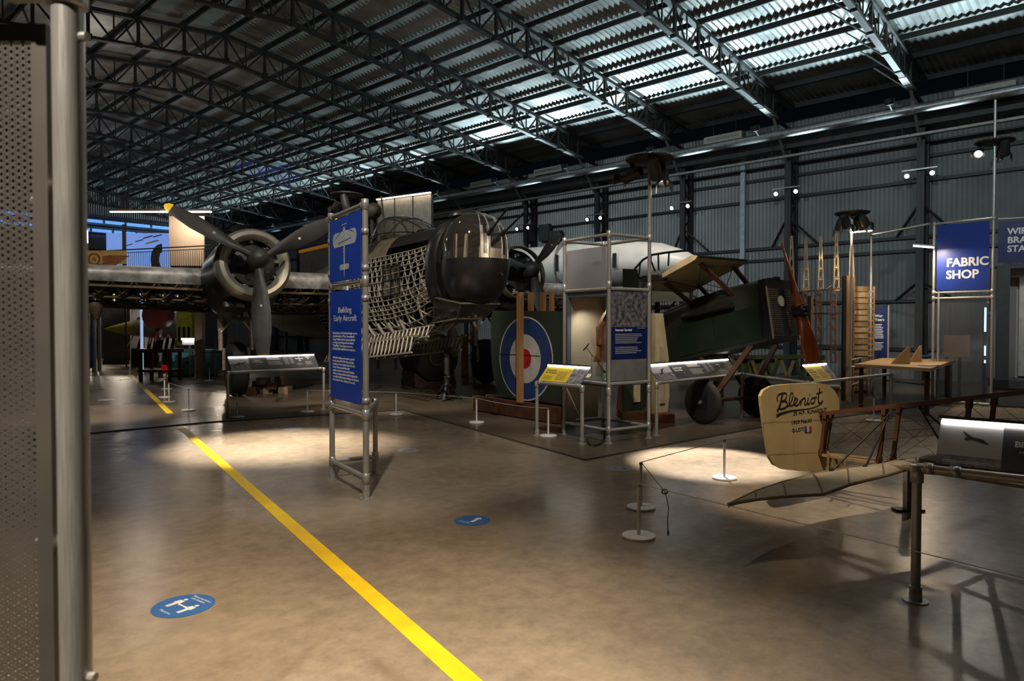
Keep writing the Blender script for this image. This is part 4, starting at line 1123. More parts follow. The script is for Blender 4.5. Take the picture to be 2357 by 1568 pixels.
# propeller
hub = sp(.33, 0, -.03); AXS = PF.to_3x3() @ Vector((1, 0, 0)); UP_ = PF.to_3x3() @ Vector((0, 0, 1)); LAT = Vector((0, 1, 0))
pang = R(102)
pd = (LAT * math.cos(pang) + UP_ * math.sin(pang)).normalized(); ptn = AXS.cross(pd).normalized()
def bsec(r_, c_, tw, th):
    tw = R(tw); return [hub + pd * r_ + ptn * (c_ * math.cos(g) * math.cos(tw) - th * math.sin(g) * math.sin(tw)) + AXS * (c_ * math.cos(g) * math.sin(tw) + th * math.sin(g) * math.cos(tw)) for g in [2 * math.pi * k / 12 for k in range(12)]]
for s_ in (1, -1):
    RS = [(.0, .085, 70, .07), (.12, .085, 65, .07), (.3, .095, 52, .045), (.55, .125, 38, .03), (.85, .125, 28, .02), (1.08, .095, 22, .014), (1.17, .055, 20, .01), (1.20, .01, 20, .006)]
    b_ = MB().grid([bsec(s_ * a, b, s_ * c, d_) for a, b, c, d_ in RS], True).build('propeller_blade', WOOD_R, se, True)
    if s_ > 0: MB().grid([bsec(1.08, .098, 22, .017), bsec(1.17, .058, 20, .013), bsec(1.21, .012, 20, .008)], True).build('tip_sheath', ALU, b_, True)
MB().lathe(hub - AXS * .09, AXS, [(0, .10), (.01, .11), (.17, .11), (.19, .09), (.19, .04), (.24, .035), (.24, 0)], 20).build('propeller_hub', BLACK, se, True)
for k in range(6):
    a = k * 1.047; MB().tube(hub + AXS * .1 + (LAT * math.cos(a) + UP_ * math.sin(a)) * .075, hub + AXS * .125 + (LAT * math.cos(a) + UP_ * math.sin(a)) * .075, .012, 6).build('hub_bolt', GALV_D, se)
# centre section of the upper wing
inv = SMx.inverted()
Bq, Cq = at(1606, 590, 10.8), at(1719, 600, 11.5)
span = (Cq - Bq); chd = Vector((-.611, .791, -.42)).normalized() * 1.25
rows_t, rows_b = [], []
for f, t_, b_ in ((0, 0, 0), (.03, .035, -.03), (.12, .07, -.035), (.35, .085, -.02), (.7, .05, -.005), (1, .0, 0.0)):
    a, b = Bq + chd * f, Cq + chd * f
    rows_t.append([inv @ (a + UPZ * t_), inv @ (b + UPZ * t_)]); rows_b.append([inv @ (a + UPZ * b_), inv @ (b + UPZ * b_)])
wing = MB().grid(rows_t).build('upper_wing_top', DG, se, True)
MB().grid(rows_b).build('upper_wing_underside', CREAM, se, True)
for j in (0, 1):
    P = [r_[j] for r_ in rows_t] + [r_[j] for r_ in rows_b[::-1]]
    MB().slab(P, (inv.to_3x3() @ span).normalized() * (1 if j else -1), .012).build('wing_end_rib', CREAM if j == 0 else WOOD_D, se)
MB().path([r_ for r_ in (rows_t[0][0], rows_t[0][1])], .022, 8).build('leading_edge_strip', DG, se, True)
MB().box(inv @ (Bq + chd * .75 + UPZ * .07), (.35, .22, .09)).build('wing_gun_mount', BLACK, se)
# cabane struts
for (f, s_, x, y) in ((.12, .18, -.55, -.33), (.12, .85, -.55, .33), (.72, .18, -1.35, -.33), (.72, .85, -1.35, .33)):
    top = inv @ (Bq + chd * f + span * s_ - UPZ * .02); bt = sp(x, y, .36)
    MB().bar(bt, top, .075, .035, up=(0, 1, 0)).build('cabane_strut', WOOD_D, se)
    MB().tube(bt, inv @ (Bq + chd * (.8 - f) + span * s_), .006, 5).build('bracing_wire', BLACK, se)
MB().path([sp(-1.75 + .1 * math.cos(a), 0, .62 + .1 * math.sin(a)) for a in [i * .524 for i in range(12)]], .008, 6, True).build('ring_sight', BLACK, se)
# undercarriage
ax_z = .365
for y in (-.75, .75):
    wl = MB().lathe((0, y - .05, ax_z), (0, 1, 0), [(0, .27), (.01, .33), (.05, .365), (.09, .33), (.10, .27)], 36).build('wheel_tyre', RUBBER, se, True)
    MB().lathe((0, y - .06, ax_z), (0, 1, 0), [(0, .0), (.0, .05), (.03, .28), (.09, .28), (.12, .05), (.12, 0)], 28).build('wheel_cover', BLACK if y < 0 else DG, wl, True)
    MB().tube((0, y - .09, ax_z), (0, y - .05, ax_z), .03, 10).build('hub_cap', GALV_D, wl)
MB().bar((0, -.75, ax_z), (0, .75, ax_z), .10, .05).build('axle_fairing', WOOD_D, se)
for y in (-.55, .55):
    MB().bar((0, y, ax_z), sp(-.35, y * .62, -.45), .085, .04, up=(0, 1, 0)).build('undercarriage_strut', WOOD_D, se)
    MB().bar((0, y, ax_z), sp(-1.35, y * .62, -.50), .085, .04, up=(0, 1, 0)).build('undercarriage_strut', WOOD_D, se)
MB().bar((-.04, -.42, ax_z + .02), (-.04, .42, ax_z + .02), .02).build('spreader_bar', WOOD_D, se)
# support trestle under the tail end
w_ = SMx @ Vector((-2.1, 0, 0))
t = thing('wooden_trestle', 'brown wooden trestle carrying the biplane fuselage from below', 'trestle', (w_.x, w_.y, DFZ), SANG)
zz = (sp(-2.95, 0, -.47)).z
for y in (-.32, .32):
    for x in (-.14, .14): MB().bar((x, y * 1.1, 0), (x * .5, y, zz - .05), .07).build('leg', WOOD_D, t)
MB().box((0, 0, zz - .09), (.25, .8, .08)).build('top_beam', WOOD_D, t)

# ================================================================= monoplane tail (rudder, bare fuselage, tailplane)
HG = at(1888, 1000, 6.3); BF = Vector((.547, -.837, 0)).normalized(); BS = Vector((-.837, -.547, 0)).normalized()
bl = thing('monoplane_tail', 'early monoplane tail with bare wooden fuselage, cream rudder lettered Blériot and linen tailplane', 'aircraft', (HG.x, HG.y, 0))
LINEN = mat('aged cream linen', (0.62, 0.50, 0.27), 0.55, c2=(0.50, 0.39, 0.19), scale=3)
LINEN_T = mat('translucent tan linen', (0.36, 0.31, 0.22), 0.55, c2=(0.27, 0.23, 0.155), scale=7)
RD = Vector((.82, .573, 0)).normalized(); RN = Vector((RD.y, -RD.x, 0))
def onpl(x, y, P, n):
    r_ = ray(x, y); O = Vector((0, 0, EYE)); t_ = (P - O).dot(n) / r_.dot(n); return O + r_ * t_
def rud(x, y, e=0.0): return onpl(x, y, HG, RN) + RN * e
out = [(1764, 1030), (1757, 985), (1750, 935), (1748, 912), (1755, 898), (1772, 889), (1800, 885), (1850, 882), (1880, 881), (1902, 886), (1918, 899), (1928, 920), (1929, 946), (1910, 954), (1888, 960), (1889, 1000), (1890, 1040),
       (1915, 1041), (1938, 1045), (1942, 1058), (1936, 1073), (1915, 1081), (1880, 1084), (1840, 1084), (1800, 1080), (1779, 1070), (1768, 1052)]
ru = wb(MB().slab([rud(x, y, .014) for x, y in out], -RN, .028), 'rudder', LINEN, bl)
for (a, b) in (((1752, 972), (1886, 966)), ((1760, 1046), (1888, 1040)), ((1826, 1082), (1816, 884)), ((1884, 1083), (1889, 1040)), ((1878, 885), (1880, 958))):
    m = MB(); m.bar(rud(*a, .0138), rud(*b, .0138), .012, .0022, up=RN); o = wb(m, 'rudder_rib', mat('linen over rib', (.52, .415, .21), .6), ru); o.matrix_basis = Matrix()
def stroke(pts, w_, parent, mt=PRINT_K, e=.0155):
    """brush stroke through pixel points (crop coordinates of the lettering)"""
    w_ = w_ * 1.35 if not isinstance(w_, list) else w_
    P = [rud(1400 + x * .27422, 850 + y * .27422, e) for x, y in pts]; ww = w_ if isinstance(w_, list) else [w_] * len(P); m = MB(); L, R_ = [], []
    # smooth
    for i, p in enumerate(P):
        d_ = (P[min(i + 1, len(P) - 1)] - P[max(i - 1, 0)]).normalized(); s_ = d_.cross(RN).normalized() * ww[i] / 2; L.append(p + s_); R_.append(p - s_)
    m.grid([L, R_]); o = wb(m, 'script_stroke', mt, parent); o.matrix_basis = Matrix(); return o
def smooth(pts, n=4):
    o = []
    for i in range(len(pts) - 1):
        p0, p1, p2, p3 = pts[max(i - 1, 0)], pts[i], pts[i + 1], pts[min(i + 2, len(pts) - 1)]
        for k in range(n):
            t_ = k / n; o.append(tuple(.5 * ((2 * p1[j]) + (-p0[j] + p2[j]) * t_ + (2 * p0[j] - 5 * p1[j] + 4 * p2[j] - p3[j]) * t_ ** 2 + (-p0[j] + 3 * p1[j] - 3 * p2[j] + p3[j]) * t_ ** 3) for j in (0, 1)))
    o.append(pts[-1]); return o
for pts, w_ in (([(1450, 205), (1440, 250), (1428, 300), (1405, 355)], .017), ([(1412, 268), (1403, 245), (1415, 215), (1450, 200), (1478, 203), (1484, 228), (1468, 256), (1440, 270)], .010),
                ([(1440, 270), (1475, 268), (1490, 292), (1478, 318), (1445, 332), (1425, 330)], .013), ([(1490, 315), (1515, 285), (1536, 235), (1534, 200), (1520, 205), (1508, 250), (1505, 290), (1518, 308), (1538, 300)], .010),
                ([(1538, 300), (1560, 280), (1576, 258), (1566, 244), (1550, 260), (1544, 285), (1556, 303), (1580, 298), (1600, 262)], .010), ([(1550, 232), (1557, 238)], .012),
                ([(1610, 252), (1604, 285), (1600, 302)], .012), ([(1602, 285), (1618, 252), (1634, 242), (1641, 258), (1634, 290), (1648, 294), (1664, 270)], .010), ([(1668, 240), (1660, 275), (1664, 292), (1680, 285)], .011), ([(1675, 210), (1680, 216)], .013),
                ([(1716, 238), (1698, 242), (1688, 262), (1692, 284), (1708, 284), (1722, 262), (1718, 240), (1740, 236)], .010), ([(1764, 158), (1756, 200), (1748, 250), (1754, 280), (1770, 284), (1786, 262)], .013), ([(1734, 206), (1762, 196), (1782, 190)], .008)):
    stroke(smooth(pts), w_, ru)
sw = smooth([(1398, 392), (1440, 372), (1510, 352), (1590, 340), (1670, 330), (1735, 312), (1775, 288), (1790, 262)])
stroke(sw, [.012 + .016 * max(0, 1 - i / 14) - .008 * (i / len(sw)) for i in range(len(sw))], ru)
def rtext(s, x, y, x2, size, mt=PRINT_K):
    M = axes(rud(x, y, .0155), RD, UPZ); wd = (rud(x2, y, .0165) - rud(x, y, .0165)).length
    # baseline rises slightly with the rudder plane
    o = text('lettering', s, size, mt, ru, M, fit=wd, bold=.0004, extrude=.0004); return o
rtext('30 H.P.', 1822, 956, 1849, .046); rtext('RUNABOUT', 1854, 952, 1898, .046); rtext('1909 No.XI', 1817, 977, 1862, .044); rtext('G-LOTI', 1819, 995, 1846, .044)
for i, c in enumerate(((.02, .10, .32), (.75, .73, .68), (.60, .02, .03))):
    x0, x1 = 1848 + i * 5.3, 1848 + (i + 1) * 5.3
    o = wb(MB().slab([rud(x0, 995, .016), rud(x1, 994.6, .016), rud(x1, 980.6, .016), rud(x0, 981, .016)], RN, .001), 'flag_stripe', mat('flag stripe %d' % i, c, .6), ru); o.matrix_basis = Matrix()
# fuselage: four longerons, frames and wires.  f = distance forward of the stern post, s = half width
def bfz(f, top): return (.80 + .205 * f) if top else (.435 + .035 * f)
def bw(f): return .03 + .13 * f
def bpnt(f, s_, top): p = HG + BF * f + BS * (bw(f) * s_); return Vector((p.x, p.y, bfz(f, top)))
ASH = mat('red-brown ash longeron', (0.12, 0.048, 0.024), 0.5, c2=(0.06, 0.024, 0.012), scale=10, stretch=(1, 1, .4))
ASHL = mat('pale ash longeron', (0.34, 0.24, 0.12), 0.5, c2=(0.24, 0.16, 0.075), scale=10)
FE = 3.0
for s_ in (-1, 1):
    for top in (0, 1):
        wb(MB().bar(bpnt(.02, s_, top), bpnt(FE, s_, top), .030 if top else .022, .034 if top else .024), 'longeron', ASH if top else ASHL, bl)
frames = [.03, .6, 1.27, 1.95, 2.6]
for i, f in enumerate(frames):
    for s_ in (-1, 1):
        m = MB(); a, b = bpnt(f, s_, 0), bpnt(f + .05, s_, 1); m.bar(a, b, .024, .030, up=BF); m.bar(a, a.lerp(b, .13), .045, .034, up=BF); m.bar(a.lerp(b, .87), b, .045, .034, up=BF)
        wb(m, 'upright', ASH, bl)
    if f > .3:
        for top in (0, 1): wb(MB().bar(bpnt(f, -1, top), bpnt(f, 1, top), .026), 'cross_member', ASH, bl)
    if i:
        g = frames[i - 1]
        for s_ in (-1, 1):
            wm('bracing_wire', bpnt(g, s_, 0), bpnt(f, s_, 1), .004, BLACK_M, bl, n=5); wm('bracing_wire', bpnt(g, s_, 1), bpnt(f, s_, 0), .004, BLACK_M, bl, n=5)
        wm('bracing_wire', bpnt(g, -1, 1), bpnt(f, 1, 1), .004, BLACK_M, bl, n=5); wm('bracing_wire', bpnt(g, 1, 0), bpnt(f, -1, 0), .004, BLACK_M, bl, n=5)
for y in (975, 1000, 1022):
    wm('control_wire', rud(1890, y, .0), bpnt(2.6, .2, 1) - UPZ * .25, .004, BLACK_M, bl, n=5)
wb(MB().box(HG + Vector((0, 0, .80 - HG.z)), (.09, .05, .05)), 'hinge', BLACK, bl); wb(MB().box(HG + Vector((0, 0, .46 - HG.z)), (.11, .06, .06)), 'hinge', BLACK, bl)
# tailplane: arched near half reaching to the left, pointed tip
tip = fl(1676, 1161, .40); te_pts = [(1676, 1161), (1738, 1131), (1800, 1110), (1870, 1092), (1950, 1077), (2030, 1065), (2108, 1054)]
le_pts = [(1676, 1161), (1740, 1150), (1810, 1143), (1895, 1138), (1955, 1116), (2035, 1096), (2112, 1074)]
TE = [fl(x, y, .40 + .012 * i) for i, (x, y) in enumerate(te_pts)]; LE = [fl(x, y, .395 + .008 * i) for i, (x, y) in enumerate(le_pts)]
rows = []
for a, b in zip(TE, LE):
    L_ = (a - b).length; rows.append([a.lerp(b, k / 8) + UPZ * (.10 * L_ * math.sin(math.pi * k / 8) * .45) for k in range(9)])
far = (TE[-1] + LE[-1]) / 2
tpn = MB().grid(rows)
low = [[p - UPZ * (.012 + .012 * math.sin(math.pi * k / 8)) for k, p in enumerate(r_)] for r_ in rows]; tpn.grid(low)
tp = wb(tpn, 'tailplane', LINEN_T, bl, True)
off_ = BS * -1.25
rows2 = [[p + (-BS) * (.42 * j) + BF * (.0) for p in rows[-1]] for j in range(4)]
wb(MB().grid(rows2), 'tailplane', LINEN_T, bl, True)
for r_ in rows[1:]:
    o = wb(MB().path([p + UPZ * .003 for p in r_], .007, 5), 'tailplane_rib', mat('dark linen seam', (.16, .11, .06), .6), tp); o.matrix_basis = Matrix()
o = wb(MB().path([r_[-1] for r_ in rows], .012, 6), 'edge_spar', mat('tan edge', (.26, .19, .11), .55), tp); o.matrix_basis = Matrix()
o = wb(MB().path([r_[0] for r_ in rows], .008, 6), 'edge_spar', MATS['tan edge'], tp); o.matrix_basis = Matrix()
# tailplane struts in black tube
tc_ = onpl(2047, 953, bpnt(.62, 1, 1), BS)
for x, y in ((1913, 1086), (1990, 1081)):
    q_ = fl(x, y, .44); wm('strut', tc_, q_, .016, BLACK, bl, n=8); wb(MB().tube(q_ - UPZ * .02, q_ + UPZ * .03, .018, 8), 'strut_foot', BLACK, bl)
c2 = bpnt(.92, 1, 1)
for x, y in ((2172, 985), (2165, 1018)): wm('strut', c2, onpl(x, y, bpnt(1.3, .3, 1), BS), .014, BLACK, bl, n=8)
# small skid block and support
pS = fl(2090, 1176, 0)
t = thing('tail_prop', 'small wooden prop under the monoplane tailplane', 'stand', (pS.x, pS.y, 0))
MB().box((0, 0, .195), (.055, .07, .39)).build('upright', GALV_D, t); MB().box((0, 0, .012), (.24, .10, .016)).build('foot', WOOD_D, t)
for f, h in ((.30, .10), (.12, .12)):
    q_ = bpnt(f, 1.5, 0); wb(MB().bar(q_ - UPZ * .22, q_ + UPZ * h * .4, .014), 'skid_stick', ASHL, bl)
m = MB(); q_ = bpnt(.98, -.4, 0); m.lathe(q_ + UPZ * .02, UPZ, [(0, .14), (.05, .13), (.08, .07), (.09, 0)], 14)
wb(m, 'seat_pad', mat('brown leather', (.10, .06, .03), .5), bl, True)
# ================================================================= glazed display case
cF, cL, cR, cB = fl(1401, 1021, DFZ), fl(1299, 1000, DFZ), fl(1493, 1009, DFZ), fl(1384, 982, DFZ)
cB = cL + cR - cF
cs = thing('display_case', 'tall tubular display case with a lit glass cabinet and a navy text panel', 'display case', (cF.x, cF.y, DFZ))
ztop = zat(539, cF.y); zmid = zat(664, cF.y); zsh = zat(884, cF.y); zlow = zat(991, cF.y); zcab = zat(672, cF.y)
for p in (cF, cL, cB): wm('post', V(p, DFZ), V(p, ztop), .052, GALV, cs); foot(V(p, DFZ), cs, .055)
zspot = zat(372, cR.y)
wm('post', V(cR, DFZ), V(cR, zspot), .052, GALV, cs); foot(V(cR, DFZ), cs, .055)
ring_ = [(cF, cL), (cL, cB), (cB, cR), (cR, cF)]
for a, b in ring_:
    for z in (ztop, zlow) + ((zmid, zsh) if (a is cR or a is cF) else ()):
        wm('crossbar', V(a, z), V(b, z), .046, GALV, cs)
for p in (cF, cL, cB, cR):
    for z in (ztop, zlow, zsh - .1, zmid + .05): clamp(V(p, z), UPZ, cs, .10, .066)
uL = (cF - cL).normalized(); uR = (cR - cF).normalized()
POLY = glass('twinwall polycarbonate', (.75, .77, .78), .25, .3, haze=(.55, (.42, .42, .43)))
pa, PW, PH = signboard(cL, cF, zmid + .02, ztop - .15, .045, POLY, cs, 'polycarbonate_sheet', .010)
# cabinet
CABF = mat('slate blue cabinet paint', (.085, .11, .13), .45, c2=(.065, .085, .105), scale=6)
CABB = mat('beige cabinet lining', (.46, .42, .36), .6, c2=(.42, .38, .32), scale=3)
ins = .04; A_, F_, R_, B_ = cL + uL * ins + uR * ins, cF - uL * ins + uR * ins, cR - uL * ins - uR * ins, cB + uL * ins - uR * ins
z0, z1 = zsh - .04, zcab + .03
wb(MB().slab([V(A_, z0), V(F_, z0), V(R_, z0), V(B_, z0)], UPZ, .07), 'cabinet_base', CABF, cs)
wb(MB().slab([V(A_, z1 - .06), V(F_, z1 - .06), V(R_, z1 - .06), V(B_, z1 - .06)], UPZ, .06), 'cabinet_top', CABF, cs)
wb(MB().slab([V(A_, z0 + .07), V(B_, z0 + .07), V(B_, z1 - .06), V(A_, z1 - .06)], uR.cross(UPZ) * -1, .015), 'cabinet_back', CABB, cs)
wb(MB().slab([V(B_, z0 + .07), V(R_, z0 + .07), V(R_, z1 - .06), V(B_, z1 - .06)], uR, .012), 'cabinet_back', CABB, cs)
wb(MB().slab([V(F_, z0 + .07), V(R_, z0 + .07), V(R_, z1 - .06), V(F_, z1 - .06)], -uL, .012), 'cabinet_side', CABB, cs)
W_ = (F_ - A_).length
def cp(f, z, e=0.0): return V(A_ + uL * (W_ * f) - uR * e, z)
fr_ = MB()
for a, b, h in ((cp(0, z0), cp(0, z1), .07), (cp(1, z0), cp(1, z1), .07), (cp(0, z1 - .035), cp(1, z1 - .035), .08), (cp(0, z0 + .03), cp(1, z0 + .03), .08)): fr_.bar(a, b, .045, h if a.z == b.z else .07, up=UPZ if a.z == b.z else uR)
wb(fr_, 'cabinet_door_frame', CABF, cs)
wb(MB().slab([cp(.06, z0 + .06), cp(.94, z0 + .06), cp(.94, z1 - .07), cp(.06, z1 - .07)], -uR, .005), 'cabinet_glass', glass('clear case glass', (.95, .97, .96), .01, .1), cs)
cc = (A_ + F_ + R_ + B_) / 4
lt_ = A_.lerp(cc, .45)
light('cabinet_lamp', 'SPOT', V(lt_, z1 - .08), V(cc, z0 + .4), 38, (1, .84, .64), cs, .03, 130, .6)
wb(MB().tube(V(lt_, z1 - .075), V(lt_, z1 - .06), .03, 12), 'lamp_housing', BLACK, cs)
wb(MB().slab([V(cL + uR * .03, .22), V(cL.lerp(cB, .85), .22), V(cL.lerp(cB, .85), zsh - .1), V(cL + uR * .03, zsh - .1)], uL, .012), 'lower_board', CABB, cs)
# right face: photo, navy text panel, grey foot panel
pa, PW, PH = signboard(cF, cR, zsh + .03, zmid - .03, .045, mat('grey lower board', (.17, .175, .18), .5), cs, 'panel', .008)
yb = (cF.y + cR.y) / 2
def prect(pa, W, H, x0, y0, x1, y1, mt, name, e, parent): MB().slab([(W*x0, H*y0, 0), (W*x1, H*y0, 0), (W*x1, H*y1, 0), (W*x0, H*y1, 0)], (0, 0, 1), .001).build(name, mt, parent, False, pa(0, 0, e))
prect(pa, PW, PH, 0, .24, 1, .60, NAVY_S, 'text_field', .0005, cs); prect(pa, PW, PH, 0, .60, 1, 1, mat('dark crowd photo', (.20, .20, .22), .4, c2=(.02, .02, .03), scale=16), 'photo', .0005, cs)
text('heading', 'Interwar Survival', PH * .040, PRINT_W, cs, pa(.10, .555, .002), fit=PW * .46, bold=.001)
lines(None, pa, PW, PH, .10, .88, .53, .415, 6, PRINT_G, cs, .45, .002); lines(None, pa, PW, PH, .10, .86, .385, .30, 4, PRINT_G, cs, .45, .002)
text('caption', 'Photographs: museum archive', PH * .010, PRINT_W, cs, pa(.72, .585, .002))
# things inside the cabinet
gp = cc + uL * .12 + uR * .02
LEA = mat('brown crumpled leather', (.27, .105, .045), .55, c2=(.13, .045, .02), scale=14, bump=.6)
t = thing('leather_coat', 'brown crumpled leather coat on a stand inside the glass cabinet', 'coat', (gp.x, gp.y, z0 + .07))
rows = []
for i in range(12):
    f = i / 11; r_ = .06 + .20 * (1 - f) ** .7; row = []
    for j in range(24):
        a = 2 * math.pi * j / 24; rr = r_ * (1 + .13 * math.sin(5 * a + 3 * f) + .08 * rnd.uniform(-1, 1)); row.append(Vector((rr * math.cos(a), rr * .8 * math.sin(a), .24 + .80 * f)))
    rows.append(row)
m = MB().grid(rows, True); m.add(rows[-1], [tuple(range(24))]); m.build('coat_body', LEA, t, True)
for sx in (-1, 1): MB().path([(sx * .08, 0, .92), (sx * .19, -.04, .72), (sx * .20, -.10, .48)], [.06, .06, .05], 8).build('sleeve', LEA, t, True)
MB().tube((0, 0, 0), (0, 0, .3), .015, 8).build('stand_pole', BLACK, t); MB().tube((0, 0, 0), (0, 0, .01), .12, 20).build('stand_base', BLACK, t)
sp_ = gp - uL * .22 - uR * .18
t = thing('walking_cane', 'thin cane with a cross handle leaning on wires in the glass cabinet', 'cane', (sp_.x, sp_.y, z0 + .07))
MB().tube((-.10, 0, .46), (.16, -.03, .10), .008, 8).build('shaft', WOOD_L, t); MB().tube((-.14, 0, .40), (-.06, 0, .50), .010, 8).build('handle', BLACK, t)
MB().lathe((.16, -.03, .08), (0, 0, 1), [(0, .02), (.03, .02), (.03, 0)], 10).build('ferrule', GALV_D, t); MB().tube((.12, -.02, 0), (.12, -.02, .16), .004, 6).build('wire_stand', GALV_D, t); MB().tube((-.02, -.01, 0), (-.02, -.01, .34), .004, 6).build('wire_stand', GALV_D, t)
for i, (a, b, s_) in enumerate(((-.30, -.20, .10), (.18, -.24, .12))):
    q_ = gp + uL * a + uR * b
    t = tag(MB().slab([(-s_/2, -.03, 0), (s_/2, -.03, 0), (s_/2, .03, .05), (-s_/2, .03, .05)], (0, -.6, .8), .004).build('caption_card', WHITE_P, M=Matrix.Translation((q_.x, q_.y, z0 + .075)) @ Matrix.Rotation(math.atan2(uL.y, uL.x), 4, 'Z')), ['small white caption card at the left of the cabinet floor', 'white caption card under the coat in the cabinet'][i], 'card', 'cabinet caption cards')
# hose on the floor by the case
q0, q1 = fl(1352, 1015, .02), fl(1395, 1008, .02)
pts = [fl(1352, 1012, .035), fl(1358, 1022, .03), fl(1368, 1026, .03), fl(1382, 1021, .03), fl(1391, 1010, .05), Vector((cF.x - .06, cF.y - .05, .2))]
tag(MB().path([Vector(p) for p in pts], .014, 8).build('cable', RUBBER, None, True), 'black cable looping on the floor at the foot of the display case', 'cable')

# ================================================================= roundel wing panel on a timber base
u = Vector((.62, -.785, 0)).normalized(); n = Vector((u.y, -u.x, 0)); n = n if n.y < 0 else -n
P0 = at(1135, 900, 12.9); P0.z = 0
rw = thing('roundel_wing_panel', 'dark green wing panel with a red white and blue roundel standing on edge', 'wing panel', (P0.x, P0.y, 0))
GRN = mat('dark green wing dope', (.022, .034, .022), .5, c2=(.014, .022, .014), scale=3)
def rp(s_, z, e=0.0): return V(P0 + u * s_ + n * e, z)
zb_, zt_ = .33, zat(719, 12.3)
outl = [(.0, zb_ + .85), (.03, zb_ + .55), (.10, zb_ + .28), (.25, zb_ + .08), (.45, zb_), (2.0, zb_), (2.0, zt_), (.06, zt_ + .04), (.0, zt_ - .1)]
wb(MB().slab([rp(a, b, .05) for a, b in outl], -n, .10), 'panel', GRN, rw)
cxp = onpl(1208, 826, rp(0, 0, .055), n); sc_ = (cxp - P0).dot(u); zc_ = cxp.z; RR = (zat(729, cxp.y) - zat(923, cxp.y)) / 2
for i, (r_, c) in enumerate(((1.0, (.55, .55, .53)), (.965, (.012, .04, .15)), (.58, (.52, .51, .50)), (.235, (.42, .01, .012)))):
    wb(MB().slab([rp(sc_ + RR * r_ * math.cos(2 * math.pi * k / 48), zc_ + RR * r_ * math.sin(2 * math.pi * k / 48), .0505 + .0012 * i) for k in range(48)], n, .0008), 'roundel_ring', mat('roundel paint %d' % i, c, .55, c2=tuple(v * .7 for v in c), scale=5), rw)
wb(MB().bar(rp(sc_ - RR, zc_ + .06, .056), rp(sc_ + RR * .55, zc_ + .06, .056), .012, .004, up=n), 'panel_seam', BLACK, rw)
ROUND = rp(sc_, 1.2)
bb = thing('timber_stack', 'heavy brown timber base beam under the roundel wing panel', 'timber', (P0.x, P0.y, 0))
for off_, e_ in ((-.30, .16), (-.30, -.16)):
    o = wb(MB().bar(rp(-.35, .155, e_), rp(2.0, .155, e_), .12, .26), 'beam', WOOD_D, bb)
    wb(MB().bar(rp(-.36, .155, e_), rp(-.345, .155, e_), .122, .262), 'sawn_end', WOOD, bb)
wb(MB().bar(rp(.4, .15, -.3), rp(.4, .15, .3), .12, .2), 'cross_block', WOOD_D, bb)
for i, (x, yb_, w_) in enumerate(((1197, 922, .09), (1222, 718, .08), (1250, 718, .08), (1270, 716, .07))):
    p_ = onpl(x, 800, rp(0, 0, .22 - .0 * i), n) if i == 0 else onpl(x, 700, rp(0, 0, -.15 - .12 * i), n)
    zt2 = zat(673, p_.y); zb3 = .285 if i == 0 else .30
    o = tag(MB().box((p_.x, p_.y, (zt2 + zb3) / 2), (w_, w_, zt2 - zb3), Matrix.Rotation(math.atan2(u.y, u.x), 3, 'Z')).build('timber_post', WOOD), ['pale timber post crossing in front of the roundel', 'second pale timber post rising behind the roundel panel', 'third pale timber post rising behind the roundel panel', 'rightmost pale timber post rising behind the roundel panel'][i], 'post', 'pale timber posts')
# second green and cream wing panels behind the case
for (x0, x1, y0, y1, Y, mt, nm, lb) in ((1432, 1490, 620, 948, 11.9, GRN, 'wing_panel', 'dark green wing panel standing behind the display case'), (1497, 1546, 722, 952, 11.5, CREAM, 'wing_panel', 'cream linen wing tip panel standing between the case and the biplane')):
    a, b = at(x0, y1, Y), at(x1, y1, Y); zt2 = zat(y0, Y); z0_ = max(a.z, .02)
    t = thing('spare_wing', lb, 'wing panel', (a.x, a.y, DFZ), group='spare wing panels')
    L = b.x - a.x
    MB().slab([(0, 0, z0_), (L * .9, .25, z0_), (L, .28, z0_ + .25), (L * .96, .27, z0_ + .9), (L * .62, .17, zt2), (0, 0, zt2)], Vector((.25, -1, 0)).normalized(), .05).build('panel', mt, t)
    MB().slab([(L * .45, .10, z0_ + .15), (L * .75, .19, z0_ + .15), (L * .75, .19, z0_ + 1.1), (L * .45, .10, z0_ + 1.1)], Vector((.25, -1, 0)).normalized(), .056).build('linen_strip', CREAM if mt is GRN else mat('cream dope', (.40, .35, .25), .6), t)
    MB().box((L / 2, .1, z0_ / 2), (L * 1.1, .5, max(z0_ - .002, .01))).build('block', WOOD_D, t)

